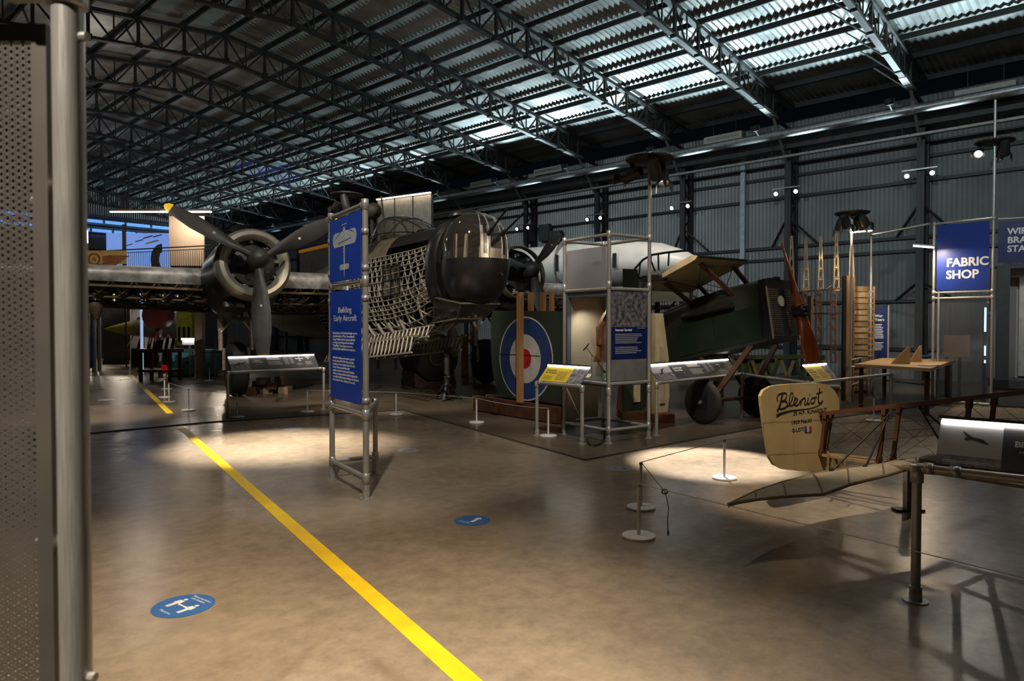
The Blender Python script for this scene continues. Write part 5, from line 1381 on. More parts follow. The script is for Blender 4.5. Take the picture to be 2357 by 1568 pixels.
# ================================================================= stage spot clusters on poles
def spot_cluster(p, aims, label, dia=.34, ztop_extra=0.05, pole=None, group='spotlight clusters'):
    """p: pole top in world; aims: list of (target, power, colour, cone)"""
    t = thing('spotlight_cluster', label, 'spotlight', (p.x, p.y, p.z), group=group)
    MB().lathe((0, 0, .0), (0, 0, 1), [(0, dia * .9), (.02, dia), (.045, dia), (.06, dia * .8)], 24).build('mount_ring', BLACK_M, t, True)
    for k, (tg, pw, c, cone) in enumerate(aims):
        a = 2 * math.pi * k / len(aims) + .6; b = Vector((dia * .75 * math.cos(a), dia * .75 * math.sin(a), -.16)); d_ = (Vector(tg) - (Vector(p) + b)).normalized()
        sh = MB().lathe(b - d_ * .16, d_, [(0, .03), (.01, .07), (.14, .085), (.30, .085), (.31, .08), (.29, .072), (.22, .07), (.22, 0)], 16).build('spot_can', BLACK_M, t, True)
        MB().bar(b + Vector((0, 0, .0)), b + Vector((0, 0, .16)), .02, .06).build('yoke', BLACK_M, sh)
        MB().lathe(b + d_ * .05, d_, [(0, .068), (.012, .068), (.012, 0)], 16).build('lens', emis('spot lens %d' % round(pw), c, 6.0 if pw > 0 else .1), sh)
        for s_ in (-1, 1):
            r_ = d_.cross(UPZ).normalized(); MB().slab([b + d_ * .15 + r_ * .085 * s_ - UPZ * .06, b + d_ * .24 + r_ * .12 * s_ - UPZ * .07, b + d_ * .24 + r_ * .12 * s_ + UPZ * .07, b + d_ * .15 + r_ * .085 * s_ + UPZ * .06], r_, .004).build('barn_door', BLACK_M, sh)
        if pw > 0: light('spot_lamp', 'SPOT', Vector(p) + b + d_ * .17, tg, pw, c, t, .05, cone, .55)
    return t
WARM = (1.0, .80, .58); NEUT = (1.0, .90, .78); COOL = (.72, .90, 1.0)
spot_cluster(V(cR, zspot), [(fl(1630, 1062), 3600, NEUT, 29), (BM @ Vector((1.5, -.8, 2.4)), 300, WARM, 45), (SMx @ Vector((-.4, -.6, 1.3)), 150, WARM, 50)], 'black spotlight cluster on the display case pole')

bq_ = at(800, 700, 14.5)
t = thing('lamp_pole', 'slim pole with a black spotlight cluster on top behind the tall blue sign', 'pole', (bq_.x, bq_.y, DFZ))
MB().tube((0, 0, 0), (0, 0, zat(452, 14.5)), .025, 10).build('pole', GALV, t, True); MB().tube((0, 0, 0), (0, 0, .02), .16, 20).build('base', GALV_D, t, True)
spot_cluster(V(bq_, zat(452, 14.5)), [(fl(700, 930), 90, WARM, 50), (BM @ Vector((-3, -2, 2.5)), 60, WARM, 60), (fl(900, 930), 60, WARM, 50)], 'black spotlight cluster showing above the tall blue sign')
# ================================================================= fabric shop frames and signs
SY = 14.6
pA = fl(2146, 925, DFZ); pD = at(2283, 800, 13.75); pD.z = 0; uS = (V(pD, 0) - V(pA, 0)).normalized()
fs = thing('workshop_enclosure', 'tubular workshop frame carrying the blue FABRIC SHOP sign', 'frame', (pA.x, pA.y, DFZ))
zts = zat(516, pA.y)
for p, zt2 in ((pA, zts + .03), (V(pA, 0) + uS * .10, zts - .05), (pD, zat(230, pD.y))):
    wm('post', V(p, DFZ), V(p, zt2), .05, GALV, fs); foot(V(p, DFZ), fs, .055)
zsb = zat(672, pA.y)
for z in (zts, zsb - .02, zsb - .14, zat(921, pA.y)): wm('crossbar', V(pA, z), V(pD, z), .045, GALV, fs); clamp(V(pA, z), UPZ, fs); clamp(V(pD, z), UPZ, fs)
pa, PW, PH = signboard(pA, pD, zsb + .02, zts - .04, .06, mat('deep blue workshop sign', (.005, .030, .26), .45, c2=(.004, .025, .22), scale=3), fs, front=.03)
text('heading', 'FABRIC\nSHOP', PH * .175, PRINT_W, fs, pa(.19, .36), bold=.007, fit=PW * .80, line=1.05)
pa, PW, PH = signboard(pA, pD, zat(918, pA.y) + .04, zsb - .18, .06, glass('frosted workshop sheet', (.66, .69, .72), .15, .1, haze=(.10, (.35, .37, .40))), fs, 'translucent_sheet', .008, front=.0)
for x, y, sx, sy in ((0.03, .97, .02, .01), (.97, .97, .02, .01)): prect(pa, PW, PH, x - sx, y - sy, x + sx, y + sy, GALV_D, 'sheet_clip', .002, fs)
# frame to the right with WIRE BRACING STATION sign and a lit booth
pE = V(pD, 0) + Vector((1.7, -.75, 0))
t = thing('booth', 'dark framed booth under the WIRE BRACING STATION sign with a lit pale door inside', 'booth', (pD.x + .1, pD.y, DFZ))
pD2 = V(pD, 0) + (pE - V(pD, 0)).normalized() * .07
zt2 = zat(505, pD.y)
wm('crossbar', V(pD2, zt2), V(pE, zt2), .045, GALV, t)
wm('post', V(pE, DFZ), V(pE, zt2 + .1), .05, GALV, t)
pa, PW, PH = signboard(pD2, pE, zat(606, pD.y), zt2 - .05, .0, NAVY_S, t, front=.03)
text('heading', 'WIRE\nBRACING\nSTATION', PH * .21, PRINT_W, t, pa(.085, .68), bold=.005, line=1.0, wide=1.0)
uE = (pE - pD2).normalized(); nE = Vector((uE.y, -uE.x, 0)); nE = nE if nE.y < 0 else -nE
zc0, zc1 = zat(893, pD.y), zat(612, pD.y)
DK = mat('dark booth board', (.06, .06, .065), .5)
m = MB()
L_ = (pE - pD2).length
def bq(f, z, e=0.0): return V(pD2 + uE * (L_ * f) + nE * e, z)
wb(MB().slab([bq(0, zc0), bq(.12, zc0), bq(.12, zc1), bq(0, zc1)], -nE, .06), 'jamb', DK, t)
wb(MB().slab([bq(.12, zc1 - .06), bq(1, zc1 - .06), bq(1, zc1), bq(.12, zc1)], -nE, .06), 'lintel', DK, t)
wb(MB().slab([bq(0, zc0), bq(1, zc0), bq(1, zc0 + .16), bq(0, zc0 + .16)], -nE, .9), 'sill', DK, t)
INW = mat('pale booth lining', (.44, .40, .36), .55, c2=(.36, .33, .30), scale=2)
wb(MB().slab([bq(0, zc0 + .16, -.9), bq(1, zc0 + .16, -.9), bq(1, zc1, -.9), bq(0, zc1, -.9)], nE, .03), 'back_lining', INW, t)
wb(MB().slab([bq(.04, zc0 + .16, -.06), bq(.04, zc0 + .16, -.88), bq(.04, zc1, -.88), bq(.04, zc1, -.06)], uE, .03), 'side_lining', INW, t)
wb(MB().slab([bq(.30, zc0 + .2, -.82), bq(.62, zc0 + .2, -.82), bq(.62, zc1 - .18, -.82), bq(.30, zc1 - .18, -.82)], nE, .04), 'inner_door', mat('pale grey door', (.40, .37, .34), .5), t)
wb(MB().slab([bq(.02, zc1 - .02, -.05), bq(1, zc1 - .02, -.05), bq(1, zc1 - .02, -.9), bq(.02, zc1 - .02, -.9)], UPZ, .03), 'roof_board', DK, t)
lm = bq(.75, zc1 - .10, -.35)
wb(MB().box(lm, (.5, .06, .02)), 'strip_lamp', emis('booth strip light', (1, .95, .88), 5), t)
light('booth_lamp', 'AREA', lm - UPZ * .02, lm - UPZ, 8, (1, .93, .85), t, .3)
wb(MB().slab([bq(.02, .01, -.1), bq(.42, .01, -.1), bq(.42, zc0, -.1), bq(.02, zc0, -.1)], -nE, .4), 'plinth', mat('brown plinth', (.16, .13, .10), .6), t)
# side frame with table
pG, pH2 = fl(1957, 925, DFZ), fl(2002, 905, DFZ)
sf = thing('workshop_side_frame', 'tubular side frame with two led tubes left of the FABRIC SHOP sign', 'frame', (pG.x, pG.y, DFZ))
zg = zat(494, pG.y)
wm('post', V(pG, DFZ), V(pG, zg), .05, GALV, sf); foot(V(pG, DFZ), sf); 
zh = zat(541, pH2.y); wm('post', V(pH2, DFZ), V(pH2, zh), .055, GALV, sf); foot(V(pH2, DFZ), sf)
pK = V(pA, 0) + Vector((-.05, .1, 0))
wm('crossbar', V(pG, zh), V(pH2, zh), .045, GALV, sf); wm('crossbar', V(pH2, zh), V(pK, zh), .045, GALV, sf)
zq = zat(829, pG.y); wm('crossbar', V(pG, zq), V(pH2, zq), .045, GALV, sf)
zq2 = zat(838, pG.y) - .06; wm('crossbar', V(pG, zq2), V(pK, zq2), .045, GALV, sf); wm('crossbar', V(pG, .35), V(pH2, .35), .04, GALV, sf); wm('crossbar', V(pH2, .35), V(pK, .35), .04, GALV, sf)
def led_tube(a, b, parent, pw, c=(1, .95, .86), name='led_tube'):
    wb(MB().bar(a + UPZ * .03, b + UPZ * .03, .07, .03), 'tube_housing', GALV_D, parent); wb(MB().bar(a, b, .05, .03), name, emis('warm tube light', c, 10), parent)
    light('tube_lamp', 'AREA', (a + b) / 2 - UPZ * .03, (a + b) / 2 - UPZ, pw, c, parent, .5, sx=.5, sy=.08)
za_ = zat(534, pG.y)
led_tube(at(1960, 535, pG.y - .1), at(2005, 531, pH2.y), sf, 9, WARM); led_tube(at(2102, 566, 14.4), at(2150, 570, 14.2), sf, 36, (1, .78, .5))
spot_cluster(V(pG, zg), [(fl(2120, 890), 60, NEUT, 40), (at(1890, 640, 15.2), 60, WARM, 50), (fl(2060, 900), 120, WARM, 60), (fl(2200, 880), 150, WARM, 45)], 'black spotlight cluster on the pole left of the FABRIC SHOP sign')
zz = zat(330, pD.y)
spot_cluster(V(pD, zz), [(fl(2060, 940), 150, NEUT, 40), (at(1830, 960, 6.2), 50, NEUT, 22), (fl(2300, 900), 200, NEUT, 50)], 'black spotlight cluster on the pole beside the WIRE BRACING STATION sign')
# work table
tb = thing('work_table', 'wooden work table under the FABRIC SHOP lights', 'table', (fl(2060, 900).x, fl(2060, 900).y, DFZ))
c0, c1, c2_, c3 = fl(1968, 838, .86), fl(2142, 848, .86), fl(2200, 828, .86), fl(2030, 824, .86)
wb(MB().slab([c0, c1, c2_, c3], -UPZ, .06), 'table_top', WOOD_L, tb)
for c in (c0, c1, c2_, c3):
    q_ = c.lerp((c0 + c1 + c2_ + c3) / 4, .12); wb(MB().box((q_.x, q_.y, .40), (.06, .06, .80)), 'leg', WOOD_D, tb)
for i, (x0, x1, y0, yt, sh_) in enumerate(((2050, 2095, 838, 798, .9), (2092, 2122, 834, 795, .9))):
    a, b = fl(x0, y0, .862), fl(x1, y0, .862); h = zat(yt, b.y) - .862
    tag(MB().slab([a, b, b + UPZ * h, b.lerp(a, .12) + UPZ * h], (0, 1, 0), .018).build('plywood_gusset', WOOD_L), ['left triangular plywood piece standing on the work table', 'right triangular plywood piece standing on the work table'][i], 'plywood', 'triangular plywood pieces')
a = fl(2140, 842, .862)
tag(MB().box((a.x, a.y, .872), (.35, .22, .015), Matrix.Rotation(.4, 3, 'Z')).build('paper_stack', WHITE_P), 'white paper sheets lying on the work table', 'paper')
a = fl(2110, 826, .862)
tag(MB().tube((a.x, a.y, .90), (a.x + .5, a.y + .3, .90), .035, 10).build('fabric_roll', mat('blue cloth', (.02, .10, .35), .7), None, True), 'blue fabric roll behind the plywood pieces', 'fabric')
# backing board in the shop, seen through the translucent sheet
a, b = at(2172, 840, 15.6), at(2232, 840, 15.4)
t = thing('drawing_board', 'pinkish brown board standing behind the translucent workshop sheet', 'board', (a.x, a.y, DFZ))
z_ = zat(772, 15.6)
MB().slab([(0, 0, .9), (b.x - a.x, b.y - a.y, .9), (b.x - a.x, b.y - a.y, z_), (0, 0, z_)], (0, 1, 0), .03).build('board', mat('pinkish board', (.34, .22, .16), .6), t)
for x in (.08, b.x - a.x - .08): MB().box((x, .02, .45), (.05, .05, .9)).build('leg', WOOD_D, t)
# blue text stand further back
a = fl(2028, 862, DFZ); b = fl(2042, 862, DFZ)
t = thing('text_stand', 'slim navy text stand with white print behind the work table', 'sign', (at(2008, 840, 17).x, 17, DFZ))
q0_, q1_ = at(2006, 830, 17.0), at(2044, 830, 16.9)
zt2, z0_ = zat(708, 17), zat(832, 17)
for q_ in (q0_, q1_): wm('post', V(q_, DFZ), V(q_, zt2 + .05), .045, GALV, t)
pa, PW, PH = signboard(q0_, q1_, max(z0_, .5), zt2, .025, NAVY_S, t)
text('heading', 'War\nYears', PH * .07, PRINT_W, t, pa(.12, .82), bold=.002); lines(None, pa, PW, PH, .1, .8, .70, .42, 9, PRINT_W, t, .4); lines(None, pa, PW, PH, .1, .8, .36, .2, 6, PRINT_W, t, .4)
# ================================================================= background along the right wall
# heaters below the eave
def heater(px, py, wpx, label):
    """long pale radiant heater hung from the cable tray; pixel gives the place along the wall plane x = WALL_X - 1"""
    n = HM.to_3x3() @ Vector((1, 0, 0)); q_ = onpl(px, py, hp(WALL_X - 1.0, 0, 0), n); l = HMI @ q_
    t = thing('radiant_heater', label, 'heater', M=HM @ Matrix.Translation((WALL_X - 1.0, l.y, l.z)), group='radiant heaters under the eave')
    L = wpx
    MB().box((0, 0, 0), (.34, L, .26)).build('casing', mat('cream heater casing', (.42, .40, .35), .5, c2=(.36, .34, .30), scale=5), t)
    MB().box((-.175, 0, .02), (.01, L - .2, .10)).build('front_slot', GALV_D, t); MB().box((0, -L / 2 - .005, 0), (.30, .02, .22)).build('end_cap', GALV_D, t)
    for y in (-L * .3, L * .3): MB().bar((0, y, .13), (0, y, .9), .015).build('hanger', STEEL, t)
heater(2268, 212, 1.35, 'cream radiant heater under the eave nearest the right edge')
heater(1668, 320, 1.35, 'cream radiant heater under the eave right of the display case pole')
heater(1266, 394, 1.5, 'cream radiant heater under the eave above the bomber turret')
heater(1113, 424, 1.4, 'cream radiant heater under the eave above the bomber cockpit')
# pairs of small floodlights on the columns
FLOOD = emis('cool floodlight lens', (.85, 1.0, .98), 30)
ords2 = ['first', 'second', 'third', 'fourth', 'fifth', 'sixth', 'seventh']
for k in range(0, 7):
    y = TR0 + BAY * k; z = 5.95 - .02 * k
    t = thing('column_floodlights', 'pair of small cool white floodlights on the %s wall column from the right' % ords2[k], 'floodlight', M=HM @ Matrix.Translation((WALL_X - .78, y, z)), group='column floodlight pairs')
    MB().box((0, 0, .14), (.05, .9, .04)).build('bracket', STEEL_L, t)
    for dy in (-.34, .30):
        hd = MB().lathe((0.02, dy, .0), (-.8, 0, -.25), [(0, .06), (.10, .085), (.12, .085), (.12, .07), (.11, 0)], 14).build('lamp_head', BLACK_M, t, True)
        MB().lathe((-.085, dy, -.03), (-.8, 0, -.25), [(0, .06), (.02, .06), (.02, 0)], 12).build('lamp_lens', FLOOD, hd)
# uplighters on the eave duct
for k in range(-1, 11):
    y = TR0 + BAY * (k + .12)
    t = thing('eave_uplighter', 'black uplighter clipped to the eave duct in the %s bay from the right' % (ords[k] if k >= 0 else 'outermost'), 'uplighter', M=HM @ Matrix.Translation((WALL_X - 2.1, y, 7.82)), group='eave uplighters')
    MB().lathe((0, 0, -.12), (-.35, 0, 1), [(0, .05), (.02, .12), (.16, .14), (.18, .14), (.17, .12), (.12, .10), (.12, 0)], 16).build('lamp_body', BLACK_M, t, True)
    MB().bar((.25, 0, -.2), (0, 0, -.1), .04).build('clip', BLACK_M, t)
# grey switch cabinets on the wall near the nose
for i, (x0, x1, y0, y1) in enumerate(((1205, 1225, 515, 558), (1240, 1264, 515, 556), (1263, 1290, 530, 560))):
    n = HM.to_3x3() @ Vector((1, 0, 0)); a, b = onpl(x0, y1, hp(WALL_X - .25, 0, 0), n), onpl(x1, y0, hp(WALL_X - .25, 0, 0), n); la, lb = HMI @ a, HMI @ b
    o = MB().box((WALL_X - .18, (la.y + lb.y) / 2, (la.z + lb.z) / 2), (.2, abs(lb.y - la.y), abs(lb.z - la.z))).build('switch_cabinet', mat('dark grey enclosure', (.10, .105, .11), .5), M=HM)
    tag(o, ['left grey switch cabinet on the corrugated wall', 'middle grey switch cabinet on the corrugated wall', 'right grey switch cabinet beside the propeller blade'][i], 'cabinet', 'wall switch cabinets')
# ---- white aircraft fuselage in the back
WA0, WA1 = at(1170, 610, 24.0), at(1600, 615, 19.6)
ax_ = (WA1 - WA0).normalized(); ax_.z = 0; ax_.normalize()
wf = thing('white_aircraft_fuselage', 'white jet fuselage lying behind the display case', 'aircraft', (WA0.x, WA0.y, 0), math.atan2(ax_.y, ax_.x))
WPT = mat('white aircraft paint', (.62, .61, .58), .4, c2=(.52, .51, .49), scale=3)
L = (V(WA1, 0) - V(WA0, 0)).length; zc_ = 3.5
rows = []
for f, r_, dz in ((-.22, .7, 0), (0, .92, 0), (.3, .92, 0), (.65, .90, 0), (.85, .72, -.05), (.95, .50, -.12), (1.03, .2, -.2), (1.05, .02, -.22)):
    rows.append([Vector((f * L, r_ * 1.0 * math.cos(2 * math.pi * k / 28), zc_ + dz + r_ * .78 * math.sin(2 * math.pi * k / 28))) for k in range(28)])
MB().grid(rows, True).build('fuselage', WPT, wf, True)
for f in (.06, .38): MB().lathe((f * L, 0, zc_), (1, 0, 0), [(0, .925), (.06, .925)], 28).build('frame_line', GALV_D, wf)
for x, c in ((.08 * L, (.8, .35, .02)), (.20 * L, (.8, .35, .02))): MB().bar((x, -.93, zc_ - .5), (x, -.935, zc_ + .25), .06, .03).build('orange_stripe', mat('orange stripe', c, .5), wf)
def sidepatch(x, z, w_, h_, mt, nm): 
    y = -.925 * (max(0, 1 - ((z - zc_) / .72) ** 2)) ** .5 - .012
    MB().box((x, y, z), (w_, .03, h_)).build(nm, mt, wf)
sidepatch(.62 * L, zc_ - .05, .42, .11, BLACK, 'intake_slot'); sidepatch(.70 * L, zc_ + .0, .12, .42, BLACK, 'black_marking'); sidepatch(.40 * L, zc_ + .05, .10, .5, BLACK, 'black_marking'); sidepatch(.45 * L, zc_ + .1, .08, .38, BLACK, 'black_marking'); sidepatch(.52 * L, zc_ - .3, .30, .10, BLACK, 'black_marking')
sidepatch(.215 * L, zc_ + .05, .16, .16, BLACK, 'black_marking')
for x in (.15 * L, .5 * L, .8 * L):
    for y in (-.45, .45): MB().bar((x, y, 0), (x, y * .8, zc_ - .62), .12).build('trestle_leg', STEEL, wf)
    MB().box((x, 0, zc_ - .72), (.2, 1.5, .14)).build('trestle_beam', STEEL, wf)
MB().box((.45 * L, -.6, 2.45), (L * 1.15, .25, .35)).build('wing_root_beam', CANV, wf)
# open frame canopy hoop in front of it
hc = at(1500, 640, 14.0)
t = thing('wing_frame_bow', 'bare dark curved wing frame rising behind the display case', 'frame', (hc.x, hc.y, DFZ))
pts = [at(x, y, 14) for x, y in ((1447, 640), (1462, 618), (1480, 598), (1500, 587), (1530, 582), (1565, 578), (1595, 576))]
wb(MB().path(pts, .025, 6), 'bow', BLACK_M, t, True)
for x0, y0, x1, y1 in ((1470, 638, 1474, 604), (1494, 637, 1499, 588), (1494, 590, 1508, 625), (1515, 584, 1516, 622), (1540, 581, 1538, 612)): wb(MB().tube(at(x0, y0, 14), at(x1, y1, 14), .018, 6), 'rib', BLACK_M, t)
wb(MB().tube(at(1447, 641, 14), at(1500, 640, 14), .03, 6), 'base_rail', BLACK_M, t)
for x in (1450, 1497): q_ = at(x, 641, 14); wb(MB().tube(V(q_, DFZ), q_, .03, 6), 'leg', BLACK_M, t)
# ---- bare wing frame standing on end: ribs with pointed tips
RIBW = mat('bare spruce rib', (.40, .29, .17), .55, c2=(.28, .19, .10), scale=12); RIBD = mat('red-brown rib', (.17, .07, .04), .55)
YR = 15.2
wr = thing('bare_wing_frame', 'bare wooden wing frame standing upright with pointed lattice ribs', 'wing frame', (at(1900, 800, YR).x, YR, DFZ))
def rib_strip(x, ytop, ybot, w0, w1, mt, Y, holes):
    a, b = at(x - w0 / 2, ybot, Y), at(x + w0 / 2, ybot, Y); c, d_ = at(x + w1 / 2, ytop, Y), at(x - w1 / 2, ytop, Y)
    o = wb(MB().bar(a, d_, .022), 'rib', mt, wr); o2 = wb(MB().bar(b, c, .022), 'rib', mt, wr)
    for i in range(holes + 1):
        f = i / holes; p_, q_ = a.lerp(d_, f), b.lerp(c, f); wb(MB().bar(p_, q_, .03 if i % holes else .035), 'rib_web', mt, wr)
        if i < holes:
            cen = (a.lerp(d_, f + .5 / holes) + b.lerp(c, f + .5 / holes)) / 2; rw_ = (a.lerp(d_, f) - b.lerp(c, f)).length / 2; rh = (a - d_).length / holes / 2
            wb(MB().path([cen + Vector((rw_ * .8 * math.cos(g), 0, rh * .8 * math.sin(g))) for g in [k * .628 for k in range(10)]], .010, 4, True), 'rib_ring', mt, wr)
for x, yt in ((1822, 545), (1855, 548), (1889, 545), (1925, 538), (1960, 542)): rib_strip(x, yt, 668, 13, 3, RIBW, YR, 5)
for x in (1852, 1884, 1918): rib_strip(x, 675, 835, 12, 12, RIBD, YR, 6)
for y0, y1 in ((672, 664), (722, 722), (795, 795)): wb(MB().bar(at(1843, y0, YR), at(1946, y1, YR), .035), 'spar', WOOD_D, wr)
for a, b in (((1860, 812), (1942, 700)), ((1862, 690), (1942, 640))): wb(MB().tube(at(*a, YR + .1), at(*b, YR + .1), .006, 5), 'wire', BLACK, wr)
for x in (1846, 1944): q_ = at(x, 835, YR); wb(MB().bar(V(q_, DFZ), V(q_, zat(670, YR)), .05), 'side_post', WOOD_D, wr)
for i, (x, w_, yt, mt) in enumerate(((1866, .10, 682, WOOD), (1948, .14, 636, WOOD), (1962, .06, 640, WOOD))):
    q_ = at(x, 880, 14.9); t = thing('timber_upright', ['narrow timber upright with a black edge behind the propeller', 'tall orange timber upright with a dark green edge beside the frame pole', 'short orange timber upright right of the frame pole'][i], 'timber', (q_.x, q_.y, DFZ), group='timber uprights in the workshop')
    zt2 = zat(yt, q_.y); MB().box((.0, 0, zt2 / 2), (w_ * .55, .08, zt2)).build('timber', mt, t)
    if i < 2: MB().box((-w_ * .45, 0, zt2 / 2), (w_ * .5, .08, zt2)).build('dark_edge', DG, t)
# layered plywood leading edge tower
q_ = at(1981, 890, 15.6)
t = thing('ribbed_wing_section', 'tall tan wing section with stacked plywood bands and a ladder edge', 'wing section', (q_.x, q_.y, DFZ))
zt2 = zat(660, 15.6); n = 19; TAN = mat('tan plywood band', (.33, .24, .14), .6, c2=(.25, .17, .09), scale=8); TAN2 = mat('dark tan plywood band', (.24, .165, .09), .6, c2=(.18, .12, .06), scale=8)
for i in range(n):
    z0_, z1_ = zt2 * i / n, zt2 * (i + 1) / n
    rows = [[Vector((-.24 + .40 * k / 6, -.10 * math.sin(math.pi * k / 6) - .02 * (i % 2), z)) for k in range(7)] for z in (z0_ + .012, z1_ - .004)]
    m = MB().grid(rows); m.grid([[p + Vector((0, .03, 0)) for p in r_] for r_ in rows]); m.build('plywood_band', TAN if i % 3 else TAN2, t)
    if i > 5: MB().bar((.16, .0, z0_ + .01), (.26, .0, z0_ + .01), .03, .028).build('ladder_rung', WOOD, t)
MB().box((.27, .0, zt2 / 2), (.03, .05, zt2)).build('ladder_rail', TAN2, t); MB().box((-.03, .06, zt2 / 2), (.38, .04, zt2)).build('core', TAN2, t)
# low plinths of wood around
for i, (x0, x1, y, Y, h, lb) in enumerate(((1925, 2000, 905, 14.2, .10, 'low orange timber plinth under the ribbed wing section'), (1790, 1900, 900, 14.0, .06, 'low pale timber skid behind the propeller'))):
    a, b = fl(x0, y, DFZ), fl(x1, y, DFZ)
    tag(MB().box(((a.x + b.x) / 2, (a.y + b.y) / 2 + .3, DFZ + h / 2), (b.x - a.x, .55, h)).build('timber_plinth', WOOD), lb, 'plinth', 'timber plinths')
# olive lattice cradle behind the biplane undercarriage
OLV = mat('olive green metal', (.10, .13, .06), .5, c2=(.06, .08, .035), scale=6)
q_ = at(1755, 860, 14.2)
t = thing('olive_truss_spar', 'olive green perforated wing spar lying on trestles behind the biplane', 'spar', (q_.x, q_.y, DFZ))
x0, x1 = -1.15, 1.25; zt2, z0_ = zat(822, 14.2), zat(872, 14.2)
for z in (zt2, z0_): MB().box(((x0 + x1) / 2, 0, z), (x1 - x0, .12, .08)).build('boom', OLV, t)
for k in range(8):
    xa = x0 + (x1 - x0) * k / 8; xb = x0 + (x1 - x0) * (k + .5) / 8; xc = x0 + (x1 - x0) * (k + 1) / 8
    for a, b in ((xa, xb), (xc, xb)):
        MB().bar((a, -.02, zt2), (b, -.02, z0_), .07, .02, up=(0, 1, 0)).build('perforated_web', RIBW if k % 2 else OLV, t)
MB().box((-.1, .06, (zt2 + z0_) / 2), (.75, .02, zt2 - z0_ - .1)).build('green_plate', mat('pale green plate', (.17, .24, .11), .5), t)
MB().tube((x1 - .3, -.12, z0_ - .18), (x1 + .25, -.12, z0_ - .18), .07, 12).build('end_tube', OLV, t, True)
for x in (-.9, 1.0): MB().box((x, 0, (z0_ - .04) / 2), (.1, .4, z0_ - .04)).build('trestle', WOOD_D, t)

# ================================================================= big black drum beside the bomber wheels
q_ = fl(985, 876, DFZ); q_ = at(985, 800, 18.6)
t = thing('drum_bomb', 'huge black drum lying on a low cradle behind the bomber nose', 'drum', (q_.x, q_.y, DFZ), R(24))
rr = .62
MB().lathe((0, -.75, rr + .16), (0, 1, 0), [(0, .0), (.0, rr - .1), (.03, rr - .02), (.08, rr), (1.42, rr), (1.47, rr - .02), (1.5, rr - .1), (1.5, 0)], 36).build('drum', RUBBER, t, True)
MB().lathe((0, -.80, rr + .16), (0, 1, 0), [(0, .17), (.0, .22), (.06, .22), (.06, .17), (0, .17)], 24).build('hub_ring', GEO_B, t, True)
MB().box((0, 0, .08), (1.1, 1.4, .15)).build('cradle', WOOD_D, t)
for sx in (-1, 1): MB().slab([(sx * .2, -.6, .155), (sx * .55, -.6, .155), (sx * .55, -.6, .4)], (0, 1, 0), 1.2).build('chock', WOOD_D, t)
ARM = mat('pale olive arm', (.22, .19, .13), .5)
MB().lathe((.35, -.95, 1.55), (.1, .05, -1), [(0, .09), (.3, .17), (.55, .17), (.75, .07), (.76, 0)], 14).build('caliper_arm', ARM, t, True)
# yellow trolley and panels further back under the nose
for i, (x0, x1, y0, y1, Y, c, lb) in enumerate(((1062, 1078, 770, 880, 22.0, (.42, .29, .03), 'yellow-ochre upright panel behind the bomber nose'), (1085, 1100, 762, 792, 22.5, (.55, .24, .02), 'small orange container behind the bomber nose'))):
    a, b = at(x0, y1, Y), at(x1, y0, Y); a.z = max(a.z, DFZ)
    t = thing('ochre_panel' if i == 0 else 'orange_container', lb, 'panel' if i == 0 else 'container', (a.x, Y, DFZ))
    MB().box(((b.x - a.x) / 2, 0, (a.z + b.z) / 2), (b.x - a.x, .12, b.z - a.z)).build('body', mat('ochre %d' % i, c, .5), t)
    MB().box(((b.x - a.x) / 2, .05, a.z / 2), ((b.x - a.x) * .8, .3, max(a.z, .02))).build('stand', STEEL, t)
# workbench, wood pieces below the near engine
q_ = at(615, 892, 16.4)
t = thing('wooden_block_stack', 'pile of pale wooden blocks on the floor under the bomber engine', 'wood', (q_.x, q_.y, DFZ))
for k in range(7): MB().box((-.35 + .13 * k, .1 * (k % 2), .08 + .11 * (k % 3)), (.22, .35, .16 + .05 * (k % 2))).build('block', [TAN2, WOOD_D, GEO_B][k % 3], t)

# ================================================================= mezzanine and displays at the far left
YM = 30.0
mz0, mz1 = at(150, 578, YM), at(520, 582, 27.0)
um = (V(mz1, 0) - V(mz0, 0)).normalized(); zr_ = 4.75; zf = 3.62; nm_ = Vector((um.y, -um.x, 0)); nm_ = nm_ if nm_.y < 0 else -nm_
Lm = 9.5; m0 = V(mz0, 0) - um * 1.5
mz = thing('mezzanine_balcony', 'dark mezzanine gallery with bar railing at the far left', 'balcony', (m0.x, m0.y, 0))
def mp(s_, z, d_=0.0): return V(m0 + um * s_ - nm_ * d_, z)
DECK = mat('dark mezzanine deck', (.05, .05, .055), .6)
wb(MB().slab([mp(0, zf - .3), mp(Lm, zf - .3), mp(Lm, zf - .3, 6), mp(0, zf - .3, 6)], UPZ, .3), 'deck', DECK, mz)
for z in (zr_, zr_ - .12, zf + .12): wm('handrail' if z == zr_ else 'rail', mp(0, z), mp(Lm, z), .05 if z == zr_ else .03, BLACK_M, mz, n=6)
nb = 84
for k in range(nb): wm('baluster', mp(Lm * (k + .5) / nb, zf), mp(Lm * (k + .5) / nb, zr_ - .12), .018, BLACK_M, mz, n=5)
for k in range(6): wm('support_column', mp(.4 + k * 1.74, 0, .3), mp(.4 + k * 1.74, zf - .3, .3), .16, GALV_D, mz, n=10)
for k in range(5):  # glowing discs and spots added to brighten the displays below the deck
    p_ = mp(.9 + k * 1.9, zf - .33, 1.6)
    wb(MB().tube(p_ + UPZ * .03, p_, .12, 14), 'deck_lamp', emis('deck lamp lens', (1, .85, .65), 4), mz)
    light('deck_light', 'SPOT', p_ - UPZ * .05, p_ - UPZ * 2 + nm_ * .9, 260, (1, .84, .64), mz, .08, 140, .5)
